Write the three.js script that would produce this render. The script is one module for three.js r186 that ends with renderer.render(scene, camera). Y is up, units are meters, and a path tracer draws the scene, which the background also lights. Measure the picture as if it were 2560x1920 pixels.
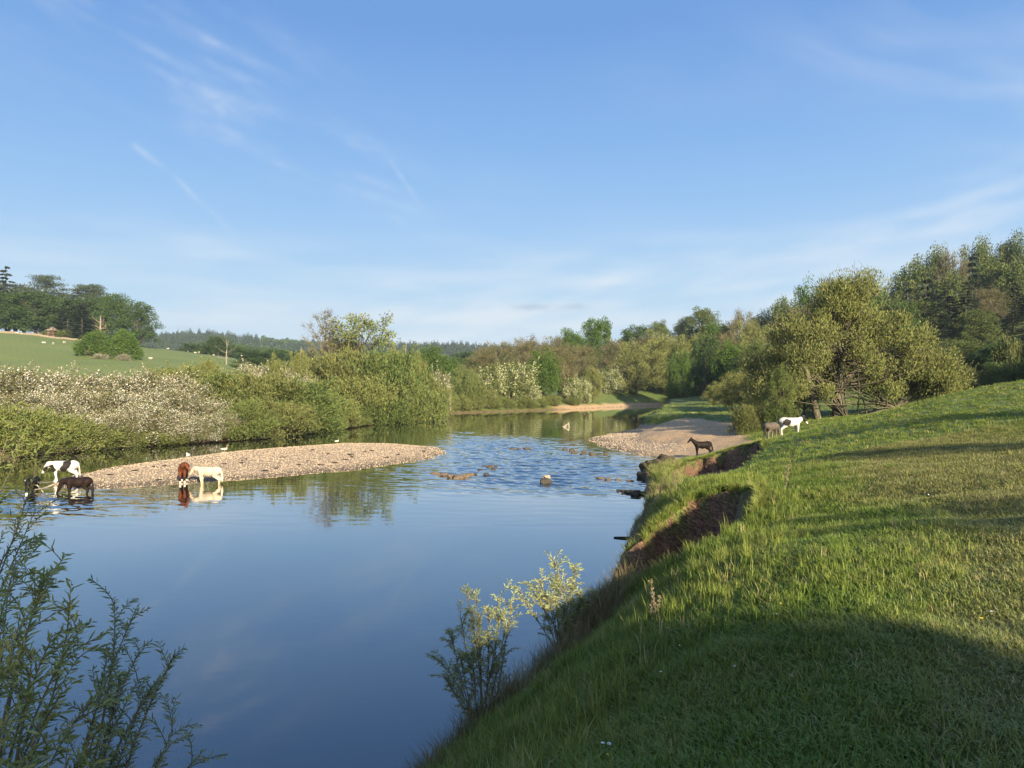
import * as THREE from 'three';
import { ImprovedNoise } from 'three/addons/math/ImprovedNoise.js';
import { mergeGeometries } from 'three/addons/utils/BufferGeometryUtils.js';

// ---------------------------------------------------------------- camera, sky, sun, exposure
const EYE = 5.7, F = 1800;                                  // eye height over the water (m), focal length in photo pixels
const scene = new THREE.Scene();
const camera = new THREE.PerspectiveCamera(2 * Math.atan(960 / F) * 180 / Math.PI, 4 / 3, 0.1, 9000);
camera.position.set(0, EYE, 0);
camera.rotation.set(-5 / F, 0, 0);
const renderer = new THREE.WebGLRenderer({ antialias: true });
renderer.toneMapping = THREE.LinearToneMapping;
renderer.toneMappingExposure = 2.4;
renderer.shadowMap.enabled = true;
const SUN_EL = 21 * Math.PI / 180, SUN_AZ = [0.45, 0.893];   // right of and behind the camera
const sunDir = new THREE.Vector3(Math.cos(SUN_EL) * SUN_AZ[0], Math.sin(SUN_EL), Math.cos(SUN_EL) * SUN_AZ[1]).normalize();
const sun = new THREE.DirectionalLight(new THREE.Color().setRGB(1, 0.86, 0.62), 4.9);
sun.position.copy(sunDir).multiplyScalar(300); sun.castShadow = true;
Object.assign(sun.shadow.camera, { left: -200, right: 200, top: 200, bottom: -200, near: 1, far: 800 });
sun.shadow.mapSize.set(4096, 4096);
scene.add(sun); scene.add(sun.target);

// ---------------------------------------------------------------- small tools
let _s = 1;
const seed = (n) => { _s = (n * 2654435761) >>> 0; };
const rnd = () => { _s = (_s + 0x6d2b79f5) | 0; let t = Math.imul(_s ^ (_s >>> 15), 1 | _s); t = (t + Math.imul(t ^ (t >>> 7), 61 | t)) ^ t; return ((t ^ (t >>> 14)) >>> 0) / 4294967296; };
const rr = (a, b) => a + (b - a) * rnd();
const gauss = () => (rnd() + rnd() + rnd() + rnd() - 2) * 0.87;
const NZ = new ImprovedNoise();
const n3 = (x, y, z = 0.5) => NZ.noise(x, y, z);
const fbm = (x, y, z = 0.5, o = 4) => { let s = 0, a = 0.5; for (let i = 0; i < o; i++) { s += a * NZ.noise(x, y, z + i * 7.3); x *= 2.03; y *= 2.03; a *= 0.5; } return s; };
const clamp = (x, a = 0, b = 1) => Math.min(b, Math.max(a, x));
const smooth = (a, b, x) => { const t = clamp((x - a) / (b - a)); return t * t * (3 - 2 * t); };
const mix = (a, b, t) => a + (b - a) * t;
const mixc = (a, b, t) => [mix(a[0], b[0], t), mix(a[1], b[1], t), mix(a[2], b[2], t)];
const PX = (u, D) => (u - 1280) / F * D;                     // photo pixel and distance from what is touched -> metres
const PY = (v, D) => EYE - (v - 955) / F * D;
const V = (x, y, z) => new THREE.Vector3(x, y, z);
const taken = new Map();
function numbered(name) { const k = taken.get(name) ?? 0; taken.set(name, k + 1); return k ? name + '_' + String(k).padStart(3, '0') : name; }
function tag(o, label, category, group, kind) {
  o.userData.label = label; o.userData.category = category;
  if (group) o.userData.group = group;
  if (kind) o.userData.kind = kind;
  return o;
}
function shade(o) { o.traverse((m) => { if (m.isMesh) { m.castShadow = true; m.receiveShadow = true; } }); return o; }
function addThing(o, name, label, category, group, kind) { o.name = numbered(name); tag(o, label, category, group, kind); scene.add(shade(o)); return o; }
function structure(o, name, label) { o.name = name; o.userData.kind = 'structure'; o.userData.label = label; scene.add(shade(o)); return o; }
function part(parent, name, geo, mat, label) { const m = new THREE.Mesh(geo, mat); m.name = name; if (label) m.userData.label = label; parent.add(m); return m; }
function geoFrom(pos, idx, col, uv) {
  const g = new THREE.BufferGeometry();
  g.setAttribute('position', new THREE.Float32BufferAttribute(pos, 3));
  if (col) g.setAttribute('color', new THREE.Float32BufferAttribute(col, 3));
  if (uv) g.setAttribute('uv', new THREE.Float32BufferAttribute(uv, 2));
  g.setIndex(idx);
  return g;
}

// ---------------------------------------------------------------- the sky: blue air with thin cirrus
{
  const W = 1536, Hh = 768, data = new Float32Array(W * Hh * 4);
  const stops = [[-90, [.46, .60, .74]], [0, [.56, .70, .82]], [3, [.55, .705, .84]], [7, [.44, .655, .87]], [12, [.33, .56, .87]], [18, [.235, .455, .82]], [26, [.16, .345, .725]], [38, [.145, .32, .69]], [60, [.13, .295, .66]], [90, [.125, .285, .65]]];  // upper stops, out of view, raised to lift the ambient fill
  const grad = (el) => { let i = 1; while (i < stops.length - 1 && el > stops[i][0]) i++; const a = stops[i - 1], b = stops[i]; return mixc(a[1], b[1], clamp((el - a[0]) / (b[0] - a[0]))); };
  const trail = (az, el, a, b, w) => {                        // a short contrail between two directions
    const dx = b[0] - a[0], dy = b[1] - a[1], L = Math.hypot(dx, dy), t = ((az - a[0]) * dx + (el - a[1]) * dy) / L / L, off = Math.abs((az - a[0]) * dy - (el - a[1]) * dx) / L;
    return t > 0 && t < 1 ? Math.exp(-((off / w) ** 2)) * Math.sin(Math.PI * Math.sqrt(t)) : 0;
  };
  const dir = (u, v) => { const az = Math.atan((u - 1280) / F); return [az * 57.3, Math.atan((955 - v) / F * Math.cos(az)) * 57.3]; };
  const T = [[dir(425, 430), dir(610, 608), .07], [dir(975, 400), dir(1065, 530), .07], [dir(330, 360), dir(425, 430), .15]];
  for (let r = 0; r < Hh; r++) {
    const el = ((r + .5) / Hh - .5) * 180, base = grad(el);
    for (let c = 0; c < W; c++) {
      const ph = ((c + .5) / W - .5) * 360;                  // atan2(z, x)
      let az = ph + 90; if (az > 180) az -= 360;              // 0 is straight ahead, positive right
      let k = 0;
      if (el > 0) {
        const e = Math.sin(el / 57.3), q = 1 / (e + .12), X = Math.sin(az / 57.3) * Math.cos(el / 57.3) * q, Z = Math.cos(az / 57.3) * Math.cos(el / 57.3) * q;
        const wx = X + .35 * fbm(X * .9, Z * .9, 3.1, 3), wz = Z + .35 * fbm(X * .9, Z * .9, 9.7, 3);
        const p = wx * .94 + wz * .34, s = wz * .94 - wx * .34;   // fibres drawn out to the right and away
        const cover = smooth(-.02, .42, fbm(X * .55 + 2.6, Z * .5 + 4.35, 1.7, 3));
        const fib = smooth(-.12, .55, fbm(p * 1.1, s * 4.2, 5.3, 5));
        k = cover * fib * .42 + .16 * cover * smooth(-.2, .5, fbm(X * 2.5, Z * 2.5, 8.8, 4));
        const low = smooth(13, 5, el) * smooth(.4, 3, el);     // sheets of cirrus close to the horizon
        k += low * smooth(-.28, .5, fbm(az * .045 + 1.2, el * .42 - az * .012, 2.2, 5)) * .62;
        // the wisps at the upper left and the feathered streaks over the right horizon
        const bank = (a0, e0, ra, re, tilt) => { const x = az - a0, y = el - e0 - tilt * x; return Math.exp(-((x / ra) ** 2) - ((y / re) ** 2)); };
        const f2 = smooth(-.25, .55, fbm((az + el * .9) * .16, (el + az * .28) * .75, 4.4, 5)) * (.45 + .9 * smooth(-.3, .4, fbm((az - el) * .5, (el + az * .3) * 2.4, 7.7, 4)));
        k += (bank(-27, 23, 10, 4, -.15) * .3 + bank(-18, 19, 12, 3.6, -.4) * .17 + bank(-14, 15.5, 9, 2.4, -.3) * .14) * f2;
        k += (bank(22, 9, 16, 1.8, .17) * .36 + bank(4, 8, 9, 2.2, .1) * .35 + bank(-6, 5, 14, 1.7, 0) * .3 + bank(33, 12, 8, 2, .2) * .28 + bank(2, 3.4, 30, 2.2, 0) * .3 + bank(9, 5.2, 17, 2.6, .05) * .34) * smooth(-.35, .45, fbm((az + el) * .13, (el - az * .16) * .8, 6.1, 5));
        for (const t of T) k += .38 * trail(az, el, ...t);
      }
      k = clamp(k, 0, .85);
      const puff = (a0, e0, ra, re) => Math.exp(-(((az - a0) / ra) ** 2) - (((el - e0) / re) ** 2)), grey = clamp(1.3 * (puff(1.6, 5.9, 1.5, .16) + puff(5.0, 5.9, 1.2, .14) + .6 * puff(-12.5, 4.2, 1.6, .14) + .6 * puff(-24, 3.9, 1.8, .14)) + .5 * n3(az * 1.3, el * 8, 2) * puff(2.5, 5.9, 4, .3));
      const cl = mixc(mixc([.80, .86, .93], [.72, .80, .88], smooth(12, 2, el)), [.44, .53, .64], clamp(grey)); k = Math.max(k, grey * .7);
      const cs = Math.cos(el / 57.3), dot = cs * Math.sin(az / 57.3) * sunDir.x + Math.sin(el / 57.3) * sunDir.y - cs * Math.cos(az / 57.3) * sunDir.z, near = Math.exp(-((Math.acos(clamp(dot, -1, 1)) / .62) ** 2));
      const o = (r * W + c) * 4, m = mixc(mixc(base, cl, k), [1.25, 1.15, .98], el > 0 ? near * .75 : 0);  // warm glow round the unseen sun, added to warm and lift the shade
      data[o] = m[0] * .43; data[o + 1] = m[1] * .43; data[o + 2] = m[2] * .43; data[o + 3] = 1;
    }
  }
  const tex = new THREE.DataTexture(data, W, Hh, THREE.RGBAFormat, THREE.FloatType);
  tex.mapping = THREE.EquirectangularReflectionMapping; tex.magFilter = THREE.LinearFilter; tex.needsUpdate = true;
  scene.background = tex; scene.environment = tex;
}
scene.fog = new THREE.FogExp2(new THREE.Color().setRGB(.62, .78, .95), 0.00016);

// ---------------------------------------------------------------- terrain: one height for every point of the valley (x right, D ahead)
const RIVER_R = [[-9, -60], [-6.8, -15], [-5.2, 0], [-4.1, 5], [-2.2, 8], [-.95, 10.6], [.5, 13], [2.3, 18], [3.1, 21.4], [4.2, 25.7], [5.2, 29], [5.8, 31], [6.8, 36], [7.6, 41], [8.6, 47], [9.4, 53], [9.0, 58], [7, 62], [5.8, 67], [8.5, 74], [11.6, 80.8], [15, 86], [17, 92], [21, 105], [26, 125], [31.8, 148], [38, 158], [60, 165], [90, 168]];
const RIVER_L = [[90, 185], [60, 182], [40, 176], [30, 169], [20, 159], [11.8, 149.5], [3, 142], [-5, 136], [-10.6, 131], [-15, 112], [-19, 96.8], [-23, 83], [-27, 71], [-34.6, 62], [-38, 55], [-41, 45], [-43, 30], [-43, 0], [-43, -60]];
const RIVER = [...RIVER_R, ...RIVER_L];
const ISLAND = [[-25.6, 39.6], [-24, 38.6], [-22, 38.2], [-19, 40.4], [-15.1, 42.4], [-10, 47], [-6.1, 53.7], [-5.2, 58], [-6.8, 63], [-11, 66.2], [-15.4, 66.6], [-20, 62.5], [-23, 58.5], [-26.6, 48.3], [-26.6, 43]];
function inside(poly, x, y) { let c = false; for (let i = 0, j = poly.length - 1; i < poly.length; j = i++) { const [xi, yi] = poly[i], [xj, yj] = poly[j]; if ((yi > y) !== (yj > y) && x < (xj - xi) * (y - yi) / (yj - yi) + xi) c = !c; } return c; }
function near(poly, x, y) { let best = 1e9, at = 0; for (let i = 0, j = poly.length - 1; i < poly.length; j = i++) { const [xi, yi] = poly[i], [xj, yj] = poly[j], dx = xi - xj, dy = yi - yj, t = clamp(((x - xj) * dx + (y - yj) * dy) / (dx * dx + dy * dy)), d = (x - xj - t * dx) ** 2 + (y - yj - t * dy) ** 2; if (d < best) { best = d; at = i; } } return [Math.sqrt(best), at]; }
const P = (u, v, D) => [PX(u, D), D, PY(v, D)];
const CTRL = [
  [0, 0, 4.05], [3, 3, 4.05], [-4, -20, 4.1], [20, -30, 4.6], [60, -30, 6], [6, 8, 4.0], [1.2, 6, 3.7], [10, 14, 4.05], [14, 20, 4.0], [3, 12, 3.0], [3.5, 14, 2.6], [5, 16.5, 2.7], [7, 14, 3.4], [8, 28, 2.1], [9.5, 32, 1.75], [7, 24.5, 2.25],
  [5.9, 18.5, 2.85], [9.5, 24, 2.9], [11.5, 30, 2.7], [12.6, 37, 2.45], [25, 25, 5.2], P(2560, 955, 34), P(2430, 982, 40), P(2314, 1009, 43), P(2175, 1047, 42), P(2025, 1078, 42), P(1930, 1103, 40),
  P(1980, 1090, 47), P(1920, 1099, 46), [12, 47, .75], [13.5, 51, .45], [15, 53, .6], [17.5, 56, 1.6], [11, 58, .3], [14.4, 65, 1.2], [11.5, 70, .5], [18, 68, 1.6], [17, 76, 1.8], [22, 78, 1.9], [26, 105, 2], [32, 120, 2.1], [40, 140, 2.3], [30, 90, 2.1],
  P(2118, 1042, 58), P(2073, 1048, 60), [36, 62, 3.6], [40, 45, 5.0], [45, 75, 4.4], [70, 110, 5.6], [55, 105, 4.2], [39, 150, 2.4], [46, 145, 2.5], [52, 155, 3.2], [60, 150, 6], [101, 150, 17], [130, 200, 30], [60, 205, 13], [33, 210, 6], [150, 150, 26], [150, 80, 18], [110, 85, 9], [90, 50, 7], [130, 20, 10], [200, 0, 18], [220, 250, 36], [100, 260, 20],
  [-20, 105, 2.3], [-30, 85, 2.3], [-42, 66, 2.3], [-60, 60, 2.6], [-60, 0, 3], [-120, 20, 6], [-60, 100, 3.4], [-25, 125, 2.6], P(69, 905, 170), P(0, 832, 262), P(200, 848, 262), P(320, 908, 178), P(450, 880, 300), P(560, 908, 220), [-220, 200, 26], [-240, 100, 16],
  [0, 155, 2.4], [10, 168, 3], [12, 200, 4], [0, 300, 6], [60, 330, 9], [-60, 350, 9], [-200, 400, 22], [40, 420, 8], [200, 400, 28], [-90, 400, 11], [-145, 360, 16], [-150, 440, 12], [-280, 440, 26], [-330, 300, 34], [0, 540, 4], [-200, 540, 12], [200, 540, 20], [-5, 220, 4], [-40, 160, 4.5],
];
const rbf = (() => {
  const n = CTRL.length, N = n + 3, A = Array.from({ length: N }, () => new Float64Array(N + 1)), phi = (r2) => (r2 < 1e-9 ? 0 : .5 * r2 * Math.log(r2));
  for (let i = 0; i < n; i++) {
    for (let j = 0; j < n; j++) A[i][j] = phi(((CTRL[i][0] - CTRL[j][0]) ** 2 + (CTRL[i][1] - CTRL[j][1]) ** 2) / 2500);
    A[i][i] += .0004; A[i][n] = A[n][i] = 1; A[i][n + 1] = A[n + 1][i] = CTRL[i][0] / 50; A[i][n + 2] = A[n + 2][i] = CTRL[i][1] / 50; A[i][N] = CTRL[i][2];
  }
  for (let c = 0; c < N; c++) {
    let p = c; for (let r = c + 1; r < N; r++) if (Math.abs(A[r][c]) > Math.abs(A[p][c])) p = r;
    [A[c], A[p]] = [A[p], A[c]];
    for (let r = 0; r < N; r++) if (r !== c) { const f = A[r][c] / A[c][c]; if (f) for (let k = c; k <= N; k++) A[r][k] -= f * A[c][k]; }
  }
  const w = A.map((row, i) => row[N] / row[i]);
  return (x, D) => { let s = w[n] + w[n + 1] * x / 50 + w[n + 2] * D / 50; for (let i = 0; i < n; i++) s += w[i] * phi(((x - CTRL[i][0]) ** 2 + (D - CTRL[i][1]) ** 2) / 2500); return s; };
})();
const smin = (a, b, k) => { const h = clamp(.5 + .5 * (b - a) / k); return mix(b, a, h) - k * h * (1 - h); };
const tab = (x, t) => { let i = 1; while (i < t.length - 1 && x > t[i][0]) i++; const [a, p] = t[i - 1], [b, q] = t[i]; return mix(p, q, clamp((x - a) / (b - a))); };
const SLOPE_R = [[-60, .8], [14, .85], [20, .95], [35, .85], [44, .9], [50, .8], [56, .35], [60, .1], [80, .1], [85, .3], [88, 3.5], [150, 3.5], [160, .5]];
const SCARS = [[3.75, 16.9, 1.9, 3.3, 1.2, .44], [10.2, 36.0, 2.2, 4.0, 1.25, .35]];   // x, D, radius across and along the bank, depth
function scar(x, D) {
  let m = 0, dep = 0;
  for (const [cx, cD, rx, rD, dp, tilt] of SCARS) {
    const a = (x - cx) - (D - cD) * tilt, b = D - cD, w = .22 * n3(x * 1.3, D * 1.3, 2.2) + .16 * n3(x * 3.7, D * 3.7, 5.2), r = Math.hypot(a / rx, b / rD) + w;
    const k = 1 - smooth(.9, 1.0, r), ramp = smooth(-1.0, .25, b / rD + .25 * a / rx);
    m = Math.max(m, (1 - smooth(1.0, 1.05, r)) * smooth(-.85, -.6, b / rD + .25 * a / rx)); dep = Math.max(dep, k * dp * ramp);
  }
  return [m, dep];
}
// height, distance from the river's edge, class masks
function terrain(x, D) {
  const inW = D > -60 && inside(RIVER, x, D), [d0, at] = D > -80 && D < 330 ? near(RIVER, x, D) : [99, 30];
  const wob = .35 * n3(x * .35, D * .35, 1.5) + .18 * n3(x * 1.2, D * 1.2, 4.5);
  const d = (inW ? -d0 : d0) + wob * smooth(.0, 1.5, d0 + .6), right = at > 0 && at < RIVER_R.length;
  const o = { h: 0, d, right, gravel: 0, sand: 0, earth: 0, isle: 0 };
  if (d < 0) {
    o.h = Math.max(-1.4, d * .3) - .02; o.gravel = 1;
    if (D > 30 && D < 75 && x < 0 && x > -36) {
      const inI = inside(ISLAND, x, D), [di] = near(ISLAND, x, D), s = (inI ? di : -di) + .3 * n3(x * .5, D * .5, 7.7) + .15 * n3(x * 1.9, D * 1.9, 3.7);
      o.isle = s;
      if (s > -3) o.h = Math.max(o.h, s > 0 ? .33 * (1 - Math.exp(-s / 2.2)) + .025 * n3(x * 1.1, D * 1.1, 2.9) * smooth(0, 1, s) : s * .16);
    }
    return o;
  }
  const land = rbf(x, D), far = D > 200 ? 0 : 1;
  const k = right ? tab(D, SLOPE_R) : D > 126 ? mix(.3, .28, smooth(126, 142, D)) : .3;
  const lump = .09 * n3(x * .5, D * .5, .3) + .05 * n3(x * 1.4, D * 1.4, 6.3) + .25 * n3(x * .11, D * .11, 3.3);
  let h = land + lump * (D < 120 ? 1 : 2) * smooth(.5, 3, d);
  if (far) h = smin(h, k * d + (right && D > 9 && D < 52 ? Math.min(.55, d * 1.9) * smooth(9, 16, D) * (1 + .4 * n3(x * .5, D * .5, 12)) : 0) + (right && D > 50 && D < 86 ? .45 * Math.max(0, d - 4.5) : 0) + .03 + (k > 2 ? .15 * n3(x * .8, D * .8, 1) : 0), right && D < 50 ? .9 : .4);
  if (right && D > 8 && D < 50) {
    const [m, dp] = scar(x, D); h -= dp * smooth(.1, 1.2, d); o.earth = m * smooth(0, .3, d);
    if (m > 0) h += m * (.22 * fbm(x * 1.9, D * 1.9, 1.9, 4) + .08 * n3(x * 6, D * 6, 3));
    if (d < 1.8) h += (1 - smooth(.8, 1.8, d)) * smooth(.0, .3, d) * (.34 * fbm(x * 1.1, D * 1.1, 2.6, 4) + .1 * n3(x * 4, D * 4, 1.6));
    h = Math.max(h, .04 + .2 * d * (m > 0 ? 1 : 0), .03);
  }
  if (right) {
    const s1 = smooth(54, 58, D + 1.2 * n3(x, D, 8)) * (1 - smooth(.55, .85, h + .25 * n3(x * .6, D * .6, 3))) * (1 - smooth(86, 90, D));
    o.gravel = s1;
    const sx = x - tab(D, [[44, 17], [50, 18], [56, 18], [66, 20.5], [76, 20], [80, 16]]) + .9 * n3(x * .5, D * .5, 5) + .4 * n3(x * 2, D * 2, 5);
    o.sand = smooth(45.5, 48.5, D + .8 * n3(x * .8, D * .8, 2)) * (1 - smooth(75, 78, D + 1.3 * n3(x * .7, D * .7, 2))) * (1 - smooth(-.6, .3, sx));
    if (D > 84) o.earth = Math.max(o.earth, (1 - smooth(.5, .9, d)) * .99);
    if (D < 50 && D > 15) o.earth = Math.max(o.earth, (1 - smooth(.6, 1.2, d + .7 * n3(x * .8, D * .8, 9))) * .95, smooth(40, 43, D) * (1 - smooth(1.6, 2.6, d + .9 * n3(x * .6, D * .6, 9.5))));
  } else {
    o.sand = D > 134 && D < 175 ? smooth(147, 151, D + 2 * n3(x * .3, D * .3, 6)) * (1 - smooth(1.6, 3.2, d + 1.2 * n3(x * .3, D * .3, 4))) : 0;
    o.earth = (1 - smooth(.3, .8, d)) * .9;
  }
  o.h = h;
  return o;
}
const hAt = (x, D) => terrain(x, D).h;

// ---------------------------------------------------------------- textures and materials
function noiseTex(size, fn, srgb) {
  const a = new Uint8Array(size * size * 4);
  for (let y = 0; y < size; y++) for (let x = 0; x < size; x++) { const c = fn(x / size, y / size), o = (y * size + x) * 4; for (let i = 0; i < 3; i++) a[o + i] = clamp((c.length ? c[i] : c) * 255, 0, 255); a[o + 3] = 255; }
  const t = new THREE.DataTexture(a, size, size, THREE.RGBAFormat); t.wrapS = t.wrapT = THREE.RepeatWrapping; t.magFilter = THREE.LinearFilter; if (srgb) t.colorSpace = THREE.SRGBColorSpace; t.needsUpdate = true; return t;
}
// noise that repeats without a seam: blended across the tile border
function tile(fn) { return (u, v) => { const a = fn(u, v), b = fn(u - 1, v), c = fn(u, v - 1), d = fn(u - 1, v - 1); return mix(mix(a, b, u), mix(c, d, u), v); }; }
const kept = (fn) => { const a = new Float32Array(512 * 512).fill(NaN); return (u, v) => { const i = Math.round(v * 512) * 512 + Math.round(u * 512); return Number.isNaN(a[i]) ? (a[i] = fn(u, v)) : a[i]; }; };
const fA = kept(tile((u, v) => fbm(u * 9, v * 9, 1.3, 5))), fB = kept(tile((u, v) => fbm(u * 40, v * 40, 2.7, 4))), fC = kept(tile((u, v) => fbm(u * 5, v * 5, 8.2, 3)));
const texGrass = noiseTex(512, (u, v) => { const a = fA(u, v), b = fB(u, v), c = fC(u, v), k = clamp(.80 + a * .5 + b * .9, .25, 1); return [k * (.93 + c * .25), k, k * (.85 - c * .2)]; }, true);
const texGrain = noiseTex(512, (u, v) => { const k = clamp(.82 + fA(u, v) * .25 + fB(u, v) * 1.0, .2, 1); return [k, k * .985, k * .965]; }, true);
const texBump = noiseTex(512, (u, v) => clamp(.5 + fA(u, v) * .5 + fB(u, v) * .9));
const bark = noiseTex(256, (u, v) => { const k = clamp(.75 + fbm(u * 30, v * 5, 3.3, 4) * .9, .2, 1); return k; }, true);
const std = (o) => new THREE.MeshStandardMaterial({ roughness: .95, ...o });
const leafMat = (o = {}) => new THREE.MeshPhysicalMaterial({ vertexColors: true, roughness: .75, specularIntensity: .35, side: THREE.DoubleSide, transmission: .28, thickness: 0, ...o });
const M = {
  grass: std({ vertexColors: true, map: texGrass, bumpMap: texBump, bumpScale: .06 }),
  sand: std({ vertexColors: true, map: texGrain, bumpMap: texBump, bumpScale: .04 }),
  gravel: std({ vertexColors: true, map: texGrain, bumpMap: texBump, bumpScale: .05 }),
  earth: std({ vertexColors: true, map: texGrain, bumpMap: texBump, bumpScale: .09 }),
  leaf: leafMat({ transmission: 0 }), nearLeaf: leafMat(), blade: leafMat({ roughness: .55, transmission: .3 }), needle: leafMat({ transmission: 0 }),
  bark: std({ color: new THREE.Color().setRGB(.15, .12, .085), map: bark }),
  barkOlive: std({ color: new THREE.Color().setRGB(.19, .165, .10), map: bark }),
  barkPale: std({ color: new THREE.Color().setRGB(.52, .45, .35), map: bark }),
  barkPink: std({ color: new THREE.Color().setRGB(.5, .36, .29), map: bark }),
  twig: std({ color: new THREE.Color().setRGB(.17, .14, .09) }),
  stone: std({ vertexColors: true, map: texGrain, roughness: .85 }),
  coat: new THREE.MeshPhysicalMaterial({ vertexColors: true, roughness: .65, specularIntensity: .35 }),
  wool: std({ color: new THREE.Color().setRGB(.72, .66, .54) }),
};

// ---------------------------------------------------------------- ground sheets
const C = { grass: [.15, .19, .045], gravel: [.48, .37, .255], wet: [.12, .095, .065], sand: [.62, .43, .25], earth: [.19, .10, .066], cliff: [.075, .055, .038] };
function axis(list) { const a = []; for (const [from, to, step] of list) for (let v = from; v < to - 1e-6; v += step) a.push(v); a.push(list[list.length - 1][1]); return a; }
{
  const xs = axis([[-520, -260, 20], [-260, -80, 7], [-80, -44, 1.5], [-44, -32, .6], [-32, -6, .3], [-6, 16, .17], [16, 26, .3], [26, 50, .8], [50, 130, 3], [130, 260, 8], [260, 520, 20]]);
  const Ds = axis([[-120, -20, 8], [-20, 2, 1], [2, 26, .17], [26, 50, .22], [50, 90, .4], [90, 180, 1.1], [180, 300, 4], [300, 560, 13]]);
  const nx = xs.length, nD = Ds.length, pos = new Float32Array(nx * nD * 3), col = new Float32Array(nx * nD * 3), uv = new Float32Array(nx * nD * 2), cls = new Uint8Array(nx * nD);
  for (let j = 0; j < nD; j++) for (let i = 0; i < nx; i++) {
    const x = xs[i], D = Ds[j], t = terrain(x, D), k = j * nx + i;
    pos.set([x, t.h, -D], k * 3); uv.set([x / 3.1 + t.h * .29, D / 3.1 + t.h * .23], k * 2);
    const patch = fbm(x * .12, D * .12, 4.4, 4), fine = n3(x * .9, D * .9, 2);
    let c = C.grass;
    c = mixc(c, [c[0] * 1.35, c[1] * 1.12, c[2] * 1.2], clamp(.5 + patch * 1.6 + fine * .2));
    if (x < -60 && D > 120) { const s = fbm(x * .03, D * .06, 6.6, 4); c = mixc([.20, .235, .07], [.265, .27, .095], clamp(.5 + s * 1.5)); }
    const wet = 1 - smooth(.06, .2, t.h + .05 * n3(x * 1.5, D * 1.5, 1));
    const grv = mixc(mixc(C.gravel, [.40, .305, .21], clamp(.5 + patch * 1.4)), C.wet, wet * .85), ear = D > 84 && t.right ? C.cliff : mixc(C.earth, [.27, .155, .10], clamp(.5 + fine + .8 * n3(x * 2.7, D * 2.7, 4)));
    let e = t.earth, s = t.sand, g = t.gravel;
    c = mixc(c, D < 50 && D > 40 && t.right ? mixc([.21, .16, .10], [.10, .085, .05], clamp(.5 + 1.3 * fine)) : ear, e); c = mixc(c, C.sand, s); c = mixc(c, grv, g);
    col.set(c, k * 3);
    cls[k] = g > .5 ? 1 : s > .5 ? 2 : e > .5 ? 3 : 0;
  }
  const idx = [[], [], [], []];
  for (let j = 0; j < nD - 1; j++) for (let i = 0; i < nx - 1; i++) {
    const a = j * nx + i, b = a + 1, c = a + nx, d = c + 1, q = Math.max(cls[a], cls[b], cls[c], cls[d]) === 0 ? 0 : [a, b, c, d].map((v) => cls[v]).sort()[2];
    idx[q].push(a, b, c, b, d, c);
  }
  const whole = geoFrom(pos, idx.flat(), col, uv); whole.computeVertexNormals(); const nor = whole.attributes.normal.array;
  const sheet = (list) => {                                  // only the vertices that a sheet uses
    const map = new Int32Array(nx * nD).fill(-1), p = [], n = [], c = [], u = [], id = [];
    for (const v of list) { if (map[v] < 0) { map[v] = p.length / 3; p.push(pos[v * 3], pos[v * 3 + 1], pos[v * 3 + 2]); n.push(nor[v * 3], nor[v * 3 + 1], nor[v * 3 + 2]); c.push(col[v * 3], col[v * 3 + 1], col[v * 3 + 2]); u.push(uv[v * 2], uv[v * 2 + 1]); } id.push(map[v]); }
    const g = geoFrom(p, id, c, u); g.setAttribute('normal', new THREE.Float32BufferAttribute(n, 3)); return g;
  };
  structure(new THREE.Mesh(sheet(idx[0]), M.grass), 'meadow', 'grassy river meadow and sheep field');
  structure(new THREE.Mesh(sheet(idx[1]), M.gravel), 'river_bed', 'pebbly gravel bars and bed of the river');
  structure(new THREE.Mesh(sheet(idx[2]), M.sand), 'sand_bank', 'bare sandy ledge beside the river');
  structure(new THREE.Mesh(sheet(idx[3]), M.earth), 'earth_bank', 'bare crumbling earth of the river bank');
}

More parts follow.
